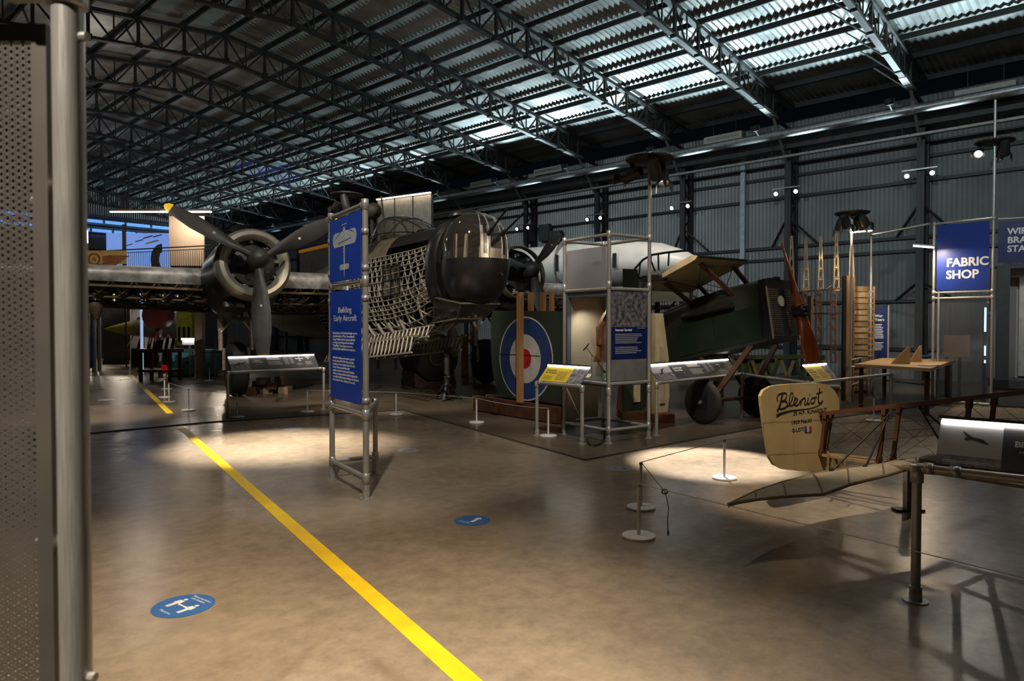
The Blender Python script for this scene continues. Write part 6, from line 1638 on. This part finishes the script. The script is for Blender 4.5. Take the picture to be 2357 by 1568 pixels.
# projection screens on the gallery
SCR = mat('blue projection', (.10, .19, .50), .6, emit=(.20, .36, .86), es=.62, var=.1, scale=1.2)
def panel_at(x0, x1, y0, y1, Y, mt, name, label, cat, th=.05, group=None, parts=None, foot_z=None):
    a, b = at(x0, y1, Y), at(x1, y0, Y)
    fz = a.z if foot_z is None else foot_z
    t = thing(name, label, cat, (a.x, Y, fz), group=group)
    MB().box(((b.x - a.x) / 2, 0, (a.z + b.z) / 2 - fz), (b.x - a.x, th, b.z - a.z)).build('board', mt, t)
    return t, a, b, fz
t, a, b, fz = panel_at(246, 392, 537, 615, 33.0, SCR, 'projection_screen', 'wide blue projection screen with small aeroplanes on the gallery', 'screen', foot_z=zf)
MB().box(((at(281, 0, 33).x - a.x), -.06, 4.9 - fz), (.16, .06, 3.0)).build('mullion', STEEL, t)
for x, y, s_ in ((298, 565, .16), (320, 556, .20), (340, 548, .24), (350, 560, .32), (362, 545, .22)):
    p_ = at(x, y, 32.95)
    MB().slab([(p_.x - a.x - s_, -.035, p_.z - fz - .2 * s_), (p_.x - a.x + s_, -.035, p_.z - fz + .35 * s_), (p_.x - a.x + s_ * .9, -.035, p_.z - fz + .55 * s_), (p_.x - a.x - s_ * .9, -.035, p_.z - fz + .05 * s_)], (0, -1, 0), .01).build('aeroplane_silhouette', PRINT_K if s_ < .3 else GALV_D, t)
MB().slab([(at(368, 0, 33).x - a.x + .55 * math.cos(R(g)), -.035, at(0, 598, 33).z - fz + .75 * math.sin(R(g))) for g in range(90, 271, 15)] + [(at(368, 0, 33).x - a.x + .15 * math.cos(R(g)), -.035, at(0, 598, 33).z - fz + .35 * math.sin(R(g))) for g in range(270, 89, -15)], (0, -1, 0), .01).build('dark_arc', DECK, t)
# lit beige panel with light bar above
t, a, b, fz = panel_at(391, 470, 498, 612, 28.9, mat('pale beige panel', (.58, .48, .38), .6, c2=(.53, .44, .35), scale=1), 'beige_display_panel', 'tall beige display panel lit from a lamp bar on the gallery', 'display panel', .08, foot_z=zf)
bz = at(390, 489, 28.3).z
lbar = thing('lamp_bar', 'long bar lamp glowing pinkish white above the gallery', 'lamp', (at(380, 489, 28.2).x, 28.2, bz))
L0, L1 = at(279, 488, 29).x - lbar.location.x, at(485, 491, 28.1).x - lbar.location.x
MB().box(((L0 + L1) / 2, .05, .08), (L1 - L0, .14, .10)).build('housing', GALV_D, lbar)
for i in range(2):
    xa = L0 + (L1 - L0) * (0 if i == 0 else .5); MB().box((xa + (L1 - L0) * .25, -.02, -.0), ((L1 - L0) * .495, .10, .055)).build('tube', emis('pinkish tube %d' % i, (1.0, .82, .72), 1.4 + 3.0 * i), lbar)
for x in (L0 + .6, L1 - .6): MB().tube((x, .05, .12), (x, .05, 10.6 - bz - 1.4), .012, 6).build('drop_rod', STEEL, lbar)
light('bar_lamp', 'AREA', (lbar.location.x + L1 * .6, 28.1, bz - .1), (a.x + .7, 28.9, 4.4), 60, (1.0, .78, .58), lbar, 1.5, sx=1.8, sy=.15)
# emblem banner on the gallery front
t, a, b, fz = panel_at(150, 291, 577, 608, 26.5, mat('tan banner cloth', (.40, .29, .12), .6, c2=(.34, .24, .10), scale=2), 'emblem_banner', 'tan banner with a brown winged emblem on the gallery front', 'banner', .02)
EMB = mat('brown emblem ink', (.20, .075, .015), .6, c2=(.12, .04, .01), scale=20)
cx_, cz_ = at(217, 595, 26.5).x - a.x, at(0, 597, 26.5).z - fz
MB().lathe((cx_, -.012, cz_), (0, -1, 0), [(0, .17), (0, .24), (.006, .24), (.006, .17), (0, .17)], 24).build('emblem_ring', EMB, t)
MB().slab([(cx_ + x * 1.4, -.012, cz_ + z * 1.4) for x, z in ((-.06, .08), (-.03, -.09), (0, .02), (.03, -.09), (.06, .08), (.035, 0), (0, .08), (-.035, 0))], (0, -1, 0), .006).build('emblem_letter', EMB, t)
for sx in (-1, 1):
    for k in range(6):
        z_ = cz_ + .13 - .062 * k; x1_ = 1.35 - .09 * k
        MB().slab([(cx_ + sx * .32, -.012, z_ - .02), (cx_ + sx * .6, -.012, z_ + .02), (cx_ + sx * x1_, -.012, z_), (cx_ + sx * (x1_ - .05), -.012, z_ - .045), (cx_ + sx * .6, -.012, z_ - .03), (cx_ + sx * .32, -.012, z_ - .065)], (0, -1, 0), .006).build('emblem_feather', EMB, t)
wm('banner_post', at(170, 580, 26.6), V(at(170, 580, 26.6), DFZ), .05, STEEL, t); wm('banner_post', at(288, 580, 26.6), V(at(288, 580, 26.6), DFZ), .05, STEEL, t)
# lit doorway strip and dark boxes at far left of the gallery
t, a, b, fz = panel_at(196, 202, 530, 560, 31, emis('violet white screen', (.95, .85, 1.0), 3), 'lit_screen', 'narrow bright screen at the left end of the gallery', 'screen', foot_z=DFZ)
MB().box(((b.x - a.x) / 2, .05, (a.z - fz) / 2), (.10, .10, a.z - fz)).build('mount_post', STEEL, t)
# ---- under the gallery
def simple(name, label, cat, base, parts, group=None):
    """parts: (name, kind, args..., mat) in local metres at base"""
    t = thing(name, label, cat, base, group=group)
    for p_ in parts:
        nm, m, mt = p_; m.build(nm, mt, t, True)
    return t
JET = mat('grey jet paint', (.22, .23, .25), .45, c2=(.16, .17, .18), scale=3); JETY = mat('primer yellow', (.42, .37, .06), .5, c2=(.32, .28, .06), scale=5)
n0 = at(240, 758, 27.0)
t = thing('jet_nose_section', 'jet nose section with primer yellow tip on a dark stand under the gallery', 'aircraft', (n0.x, 27.0, DFZ))
MB().lathe((0, 0, n0.z), (1, .25, .03), [(0, .02), (.3, .12), (.75, .24), (1.1, .31)], 20).build('nose_cone', JETY, t, True)
MB().lathe((1.05, .26, n0.z + .03), (1, .25, .06), [(0, .31), (.6, .42), (1.5, .5), (2.4, .5)], 20).build('forward_fuselage', JET, t, True)
MB().lathe((1.6, .40, n0.z + .45), (1, .25, .1), [(-.5, .02), (-.2, .2), (.2, .3), (.8, .25), (1.2, .05)], 14).build('canopy', JET, t, True)
MB().box((1.8, .5, n0.z + .95), (.5, .12, .9)).build('tail_fin', JET, t)
MB().bar((1.0, .2, 0), (1.3, .3, n0.z - .25), .10).build('stand_leg', STEEL, t); MB().box((1.9, .5, .35), (1.8, .9, .7)).build('stand_box', BLACK_M, t); MB().bar((.75, .15, n0.z - .75), (1.0, .25, n0.z - .25), .04).build('probe_strut', JETY, t)
# gold wall plaque at left
t, a, b, fz = panel_at(196, 214, 704, 716, 22, mat('amber plaque', (.45, .22, .02), .5), 'amber_sign', 'small amber sign high on the post at the far left', 'sign', foot_z=DFZ)
MB().tube((.06, .05, 0), (.06, .05, a.z), .03, 8).build('pole', STEEL, t)
t, a, b, fz = panel_at(196, 206, 775, 848, 20, NAVY_S, 'blue_stand', 'dark blue rounded information stand at the far left', 'stand', .3, foot_z=DFZ)
# tall grey columns under the gallery and lit blue posts
for i, (x, Y, w_, mt, lb) in enumerate(((217, 24, .14, GALV_D, 'left one of two tall grey posts at the far left'), (229, 24.5, .12, GALV_D, 'right one of two tall grey posts at the far left'), (327, 23, .09, emis('blue white tube', (.5, .65, 1.0), .5), 'upright glowing blue-white light tube under the gallery'), (369, 21.5, .14, mat('grey steel post', (.28, .30, .33), .45, .4), 'thick grey steel post beside the maroon machine'), (461, 21, .22, mat('tan column', (.36, .30, .22), .55), 'tan square column right of the yellow cabinet'), (449, 20.5, .035, GALV, 'thin bright pole in front of the turquoise case'), (495, 20.5, .035, GALV, 'thin bright pole at the engine left of the leg'))):
    q_ = at(x, 830, Y); h = (3.3 if w_ > .08 else 1.25)
    t = thing('support_post', lb, 'post', (q_.x, Y, DFZ))
    if w_ > .2: MB().box((0, 0, h / 2), (w_, w_, h)).build('shaft', mt, t); MB().box((0, 0, .04), (w_ * 1.4, w_ * 1.4, .08)).build('plinth', mt, t)
    else: MB().tube((0, 0, 0), (0, 0, h), w_ / 2, 12).build('shaft', mt, t, True); MB().tube((0, 0, 0), (0, 0, .02), w_, 12).build('base', GALV_D, t)
# maroon machine with red cushion
MAR = mat('maroon machine paint', (.10, .018, .016), .45, c2=(.06, .010, .010), scale=5)
q_ = at(370, 865, 20.2)
t = thing('maroon_machine', 'maroon machine frame with a bright red plate under the wing', 'machine', (q_.x, q_.y, DFZ))
for x in (-.42, .42):
    for y in (-.3, .3): MB().box((x, y, .45), (.08, .08, .9)).build('leg', MAR, t)
MB().box((0, 0, .88), (1.0, .8, .10)).build('top_frame', MAR, t); MB().box((0, 0, .30), (1.0, .7, .07)).build('lower_shelf', MAR, t)
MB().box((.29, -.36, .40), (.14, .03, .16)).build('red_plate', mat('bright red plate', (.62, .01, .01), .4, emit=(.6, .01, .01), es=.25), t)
for k in range(5): MB().tube((-.35 + .17 * k, 0, .93), (-.3 + .17 * k, .05, 1.25 + .1 * (k % 2)), .05, 8).build('gear_shaft', MAR, t, True)
MB().lathe((-.05, -.2, 1.9), (0, 1, 0), [(0, .0), (0, .38), (.2, .42), (.4, .38), (.4, 0)], 20).build('red_drum', mat('deep red drum', (.085, .009, .009), .5), t, True)
MB().bar((-.05, 0, .9), (-.05, 0, 1.55), .1).build('drum_post', MAR, t)
# yellow display cabinet
t, a, b, fz = panel_at(413, 447, 712, 795, 24, mat('yellow cabinet', (.42, .38, .04), .5), 'yellow_cabinet', 'tall yellow cabinet with dark slots under the gallery', 'cabinet', .4, foot_z=DFZ)
for x in (.10, .26, .42): MB().box((x, -.21, at(0, 770, 24).z), (.08, .02, .5)).build('dark_slot', DG, t)
MB().box(((b.x - a.x) / 2, 0, a.z / 2), (b.x - a.x, .4, a.z)).build('base', DECK, t)
# turquoise glass case with a lit sign above
TUR = mat('turquoise laminate', (.10, .30, .33), .4, c2=(.08, .25, .28), scale=3)
q_ = at(440, 860, 22.0)
t = thing('turquoise_case', 'long turquoise display case under the gallery', 'display case', (q_.x, q_.y, DFZ))
MB().box((.1, 0, .42), (1.35, .7, .72)).build('body', TUR, t); MB().box((.1, 0, .82), (1.42, .76, .06)).build('top', mat('pale turquoise top', (.16, .40, .42), .3), t); MB().box((.1, 0, .03), (1.25, .6, .06)).build('plinth', BLACK_M, t)
MB().lathe((.05, -.352, .45), (0, -1, 0), [(0, .05), (.01, .05), (.01, 0)], 12).build('round_lock', BLACK, t)
t, a, b, fz = panel_at(420, 452, 782, 794, 21.2, WHITE_P, 'small_lit_sign', 'small white lit sign above the turquoise case', 'sign', .03, foot_z=DFZ)
MB().box(((b.x - a.x) / 2, -.04, b.z - fz + .02), (b.x - a.x, .08, .05)).build('led_strip', LED, t); MB().box(((b.x - a.x) / 2, .03, (a.z) / 2), (.04, .04, a.z)).build('pole', GALV, t)
# light grey display walls below the gallery
for i, (x0, x1, y0, y1, Y, c, lb) in enumerate(((240, 300, 702, 830, 29, (.06, .06, .065), 'black display wall behind the jet nose'), (300, 412, 700, 800, 31, (.16, .16, .17), 'grey display wall behind the red drum'), (468, 520, 700, 850, 26, (.03, .03, .05), 'dark navy display wall beside the tan column'))):
    t, a, b, fz = panel_at(x0, x1, y0, y1, Y, mat('display wall %d' % i, c, .6), 'display_wall', lb, 'display wall', .1, foot_z=DFZ, group='display walls under the gallery')
    MB().box(((b.x - a.x) / 2, 0, a.z / 2 - fz / 2), (b.x - a.x, .3, max(a.z, .05))).build('base', DECK, t)
# back gallery with pale lit bays behind the cockpit (three lamps over boards)
YG = 26.0
a, b = at(868, 500, YG), at(994, 500, YG - 1.4); zt2 = zat(463, YG); z0_ = zat(498, YG)
t = thing('lit_wall_boards', 'row of three pale lit display boards high behind the cockpit canopy', 'display boards', (a.x, a.y, zat(560, YG)))
BRD = mat('pale warm board', (.56, .50, .42), .6)
for k in range(3):
    p_, q_ = a.lerp(b, k / 3 + .01), a.lerp(b, (k + 1) / 3 - .01); zz0 = zat(575, YG)
    wb(MB().slab([V(p_, zz0), V(q_, zz0), V(q_, zt2), V(p_, zt2)], (0, 1, 0), .05), 'board', BRD, t)
    wb(MB().bar(V(p_, zt2 + .02) + Vector((0, -.16, 0)), V(q_, zt2 + .02) + Vector((0, -.16, 0)), .05, .04), 'lamp_tube', emis('board lamp', (1, .84, .64), 6), t)
wb(MB().bar(V(a, zt2 + .06) + Vector((0, -.1, 0)), V(b, zt2 + .06) + Vector((0, -.1, 0)), .25, .04), 'hood', STEEL, t)
for k in range(4): p_ = a.lerp(b, k / 3); wb(MB().bar(V(p_, DFZ) + Vector((0, .1, 0)), V(p_, zt2) + Vector((0, .1, 0)), .08), 'post', STEEL, t)
# gallery balustrade with orange rail between engine and sign
YB = 24.0
t = thing('gallery_rail', 'orange-lit gallery rail with blue panel behind the bomber engine', 'rail', (at(730, 560, YB).x, YB, DFZ))
a, b = at(690, 580, YB + 1), at(765, 562, YB)
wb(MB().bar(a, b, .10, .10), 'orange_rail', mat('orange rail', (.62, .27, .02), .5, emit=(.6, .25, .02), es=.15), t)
wb(MB().slab([a + UPZ * .1, b + UPZ * .1, b + UPZ * .75, a + UPZ * .75], (0, 1, 0), .05), 'blue_panel', mat('dim blue gallery panel', (.01, .03, .12), .4), t)
wb(MB().slab([a - UPZ * .1, b - UPZ * .1, b - UPZ * 1.0, a - UPZ * 1.0], (0, 1, 0), .05), 'grey_board', mat('grey gallery board', (.14, .14, .15), .6), t)
for p_ in (a, b): wb(MB().bar(V(p_, DFZ) + Vector((0, .12, 0)), p_ + UPZ * .7 + Vector((0, .12, 0)), .10), 'post', STEEL, t)

# glowing strips stand in for daylight gaps behind the translucent workshop sheet
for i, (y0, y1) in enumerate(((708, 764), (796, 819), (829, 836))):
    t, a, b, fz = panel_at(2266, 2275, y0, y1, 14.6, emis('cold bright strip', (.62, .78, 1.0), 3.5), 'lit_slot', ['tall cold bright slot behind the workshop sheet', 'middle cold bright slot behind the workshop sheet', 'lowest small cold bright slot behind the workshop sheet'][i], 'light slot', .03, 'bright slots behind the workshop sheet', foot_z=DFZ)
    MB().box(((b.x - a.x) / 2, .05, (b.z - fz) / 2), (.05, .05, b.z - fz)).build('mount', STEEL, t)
# ================================================================= LIGHT
# column floodlights wash the roof sheets of the bays on either side
CEIL = (.70, .93, 1.0)
for k in range(-1, 11):
    for s_ in ((-1, 1) if k < 5 else (1,)):
        y = TR0 + BAY * k + .32 * s_
        pw = 1250 * {-1: .5, 0: .9, 1: .9, 2: .8, 3: .7, 4: .7}.get(k, 1.1)
        light('roof_flood', 'SPOT', hp(WALL_X - .95, y, 6.0), hp(WALL_X - 4.9, TR0 + BAY * (k + .5 * s_), 9.3), pw, CEIL, None, .06, 66, .8)
# weak fill lights added under the ridge, no lamp bodies
for y in (1, 12, 23, 34):
    light('high_bay_lamp', 'POINT', hp(RIDGE - 1.5, y, 6.6), None, 80, (1.0, .88, .74), None, .25)
# unseen spots: some throw the floor pools, others are added to brighten exhibits
def track(px, py, pw, c, cone, h=8.4, dx=0.0, dy=0.0, blend=.7, z=0.0):
    p_ = fl(px, py, z); light('track_spot', 'SPOT', (p_.x + dx, p_.y + dy, h), p_, pw, c, None, .06, cone, blend)
def aim(loc, tgt, pw, c, cone, blend=.6): light('track_spot', 'SPOT', loc, tgt, pw, c, None, .06, cone, blend)
track(645, 1025, 17000, (1, .87, .70), 22, dx=-2.6, dy=.6, blend=1)
track(215, 955, 4200, (1, .86, .68), 24, dx=-1, dy=-1.5)
track(250, 1600, 2700, (1, .78, .54), 50, blend=1)
track(900, 1750, 2300, (1, .80, .57), 36, blend=1)
track(1100, 1180, 230, (1, .86, .70), 70, blend=1)  # weak fill added over the middle of the walkway
aim((-3.4, 7.0, 8.2), BM @ Vector((1.2, -.8, 2.3)), 3600, NEUT, 38)
aim((-5.2, 7.5, 8.2), BM @ Vector((-.3, -3.3, 2.6)), 1900, NEUT, 34)
aim((-6.0, 7.0, 7.8), BM @ Vector((-1.8, -6.2, 2.6)), 2200, NEUT, 30)
aim((-1.0, 1.2, 8.0), ((pl + pr) / 2) + Vector((0, 0, 1.7)), 1700, NEUT, 30)
aim((.2, 2.2, 8.0), HG - RD * .35, 2600, WARM, 13)
aim((.3, 6.5, 8.2), ROUND, 900, NEUT, 24)
aim((3.0, 6.5, 8.2), SO + Vector((0, 0, 1.3)), 500, WARM, 34)
aim((.4, 3.4, 8.2), (cF + cR + cL) / 3 + Vector((0, 0, 1.4)), 1500, NEUT, 26)
aim((-2.0, -1.6, 5.6), (-.8, 1.25, 1.1), 1500, (1, .88, .72), 26)
aim((-9, 14, 7.8), at(225, 592, 26.5), 2500, WARM, 12)
aim((3.5, 15.5, 8.8), wf.matrix_basis @ Vector((4.2, -.6, 3.4)), 1500, NEUT, 60)
for y in (-4, 2, 8, 14):  # cool floods added to brighten the right wall
    light('wall_wash', 'SPOT', hp(2.5, y, 8.3), hp(WALL_X, y + 3, 3.8), 1550, (.80, .95, 1.0), None, .1, 50, .8)
light('blue_wash', 'SPOT', (-11.2, 32.5, 6.6), (-12.2, 35.4, 9.6), 260, (.08, .22, 1.0), None, .1, 50, .8)
# lay the whole place, camera included, out square to the hangar walls
_SQ = Matrix.Rotation(-TH, 4, 'Z')
for o in list(scene.objects):
    if o.parent is None: o.matrix_basis = _SQ @ o.matrix_basis
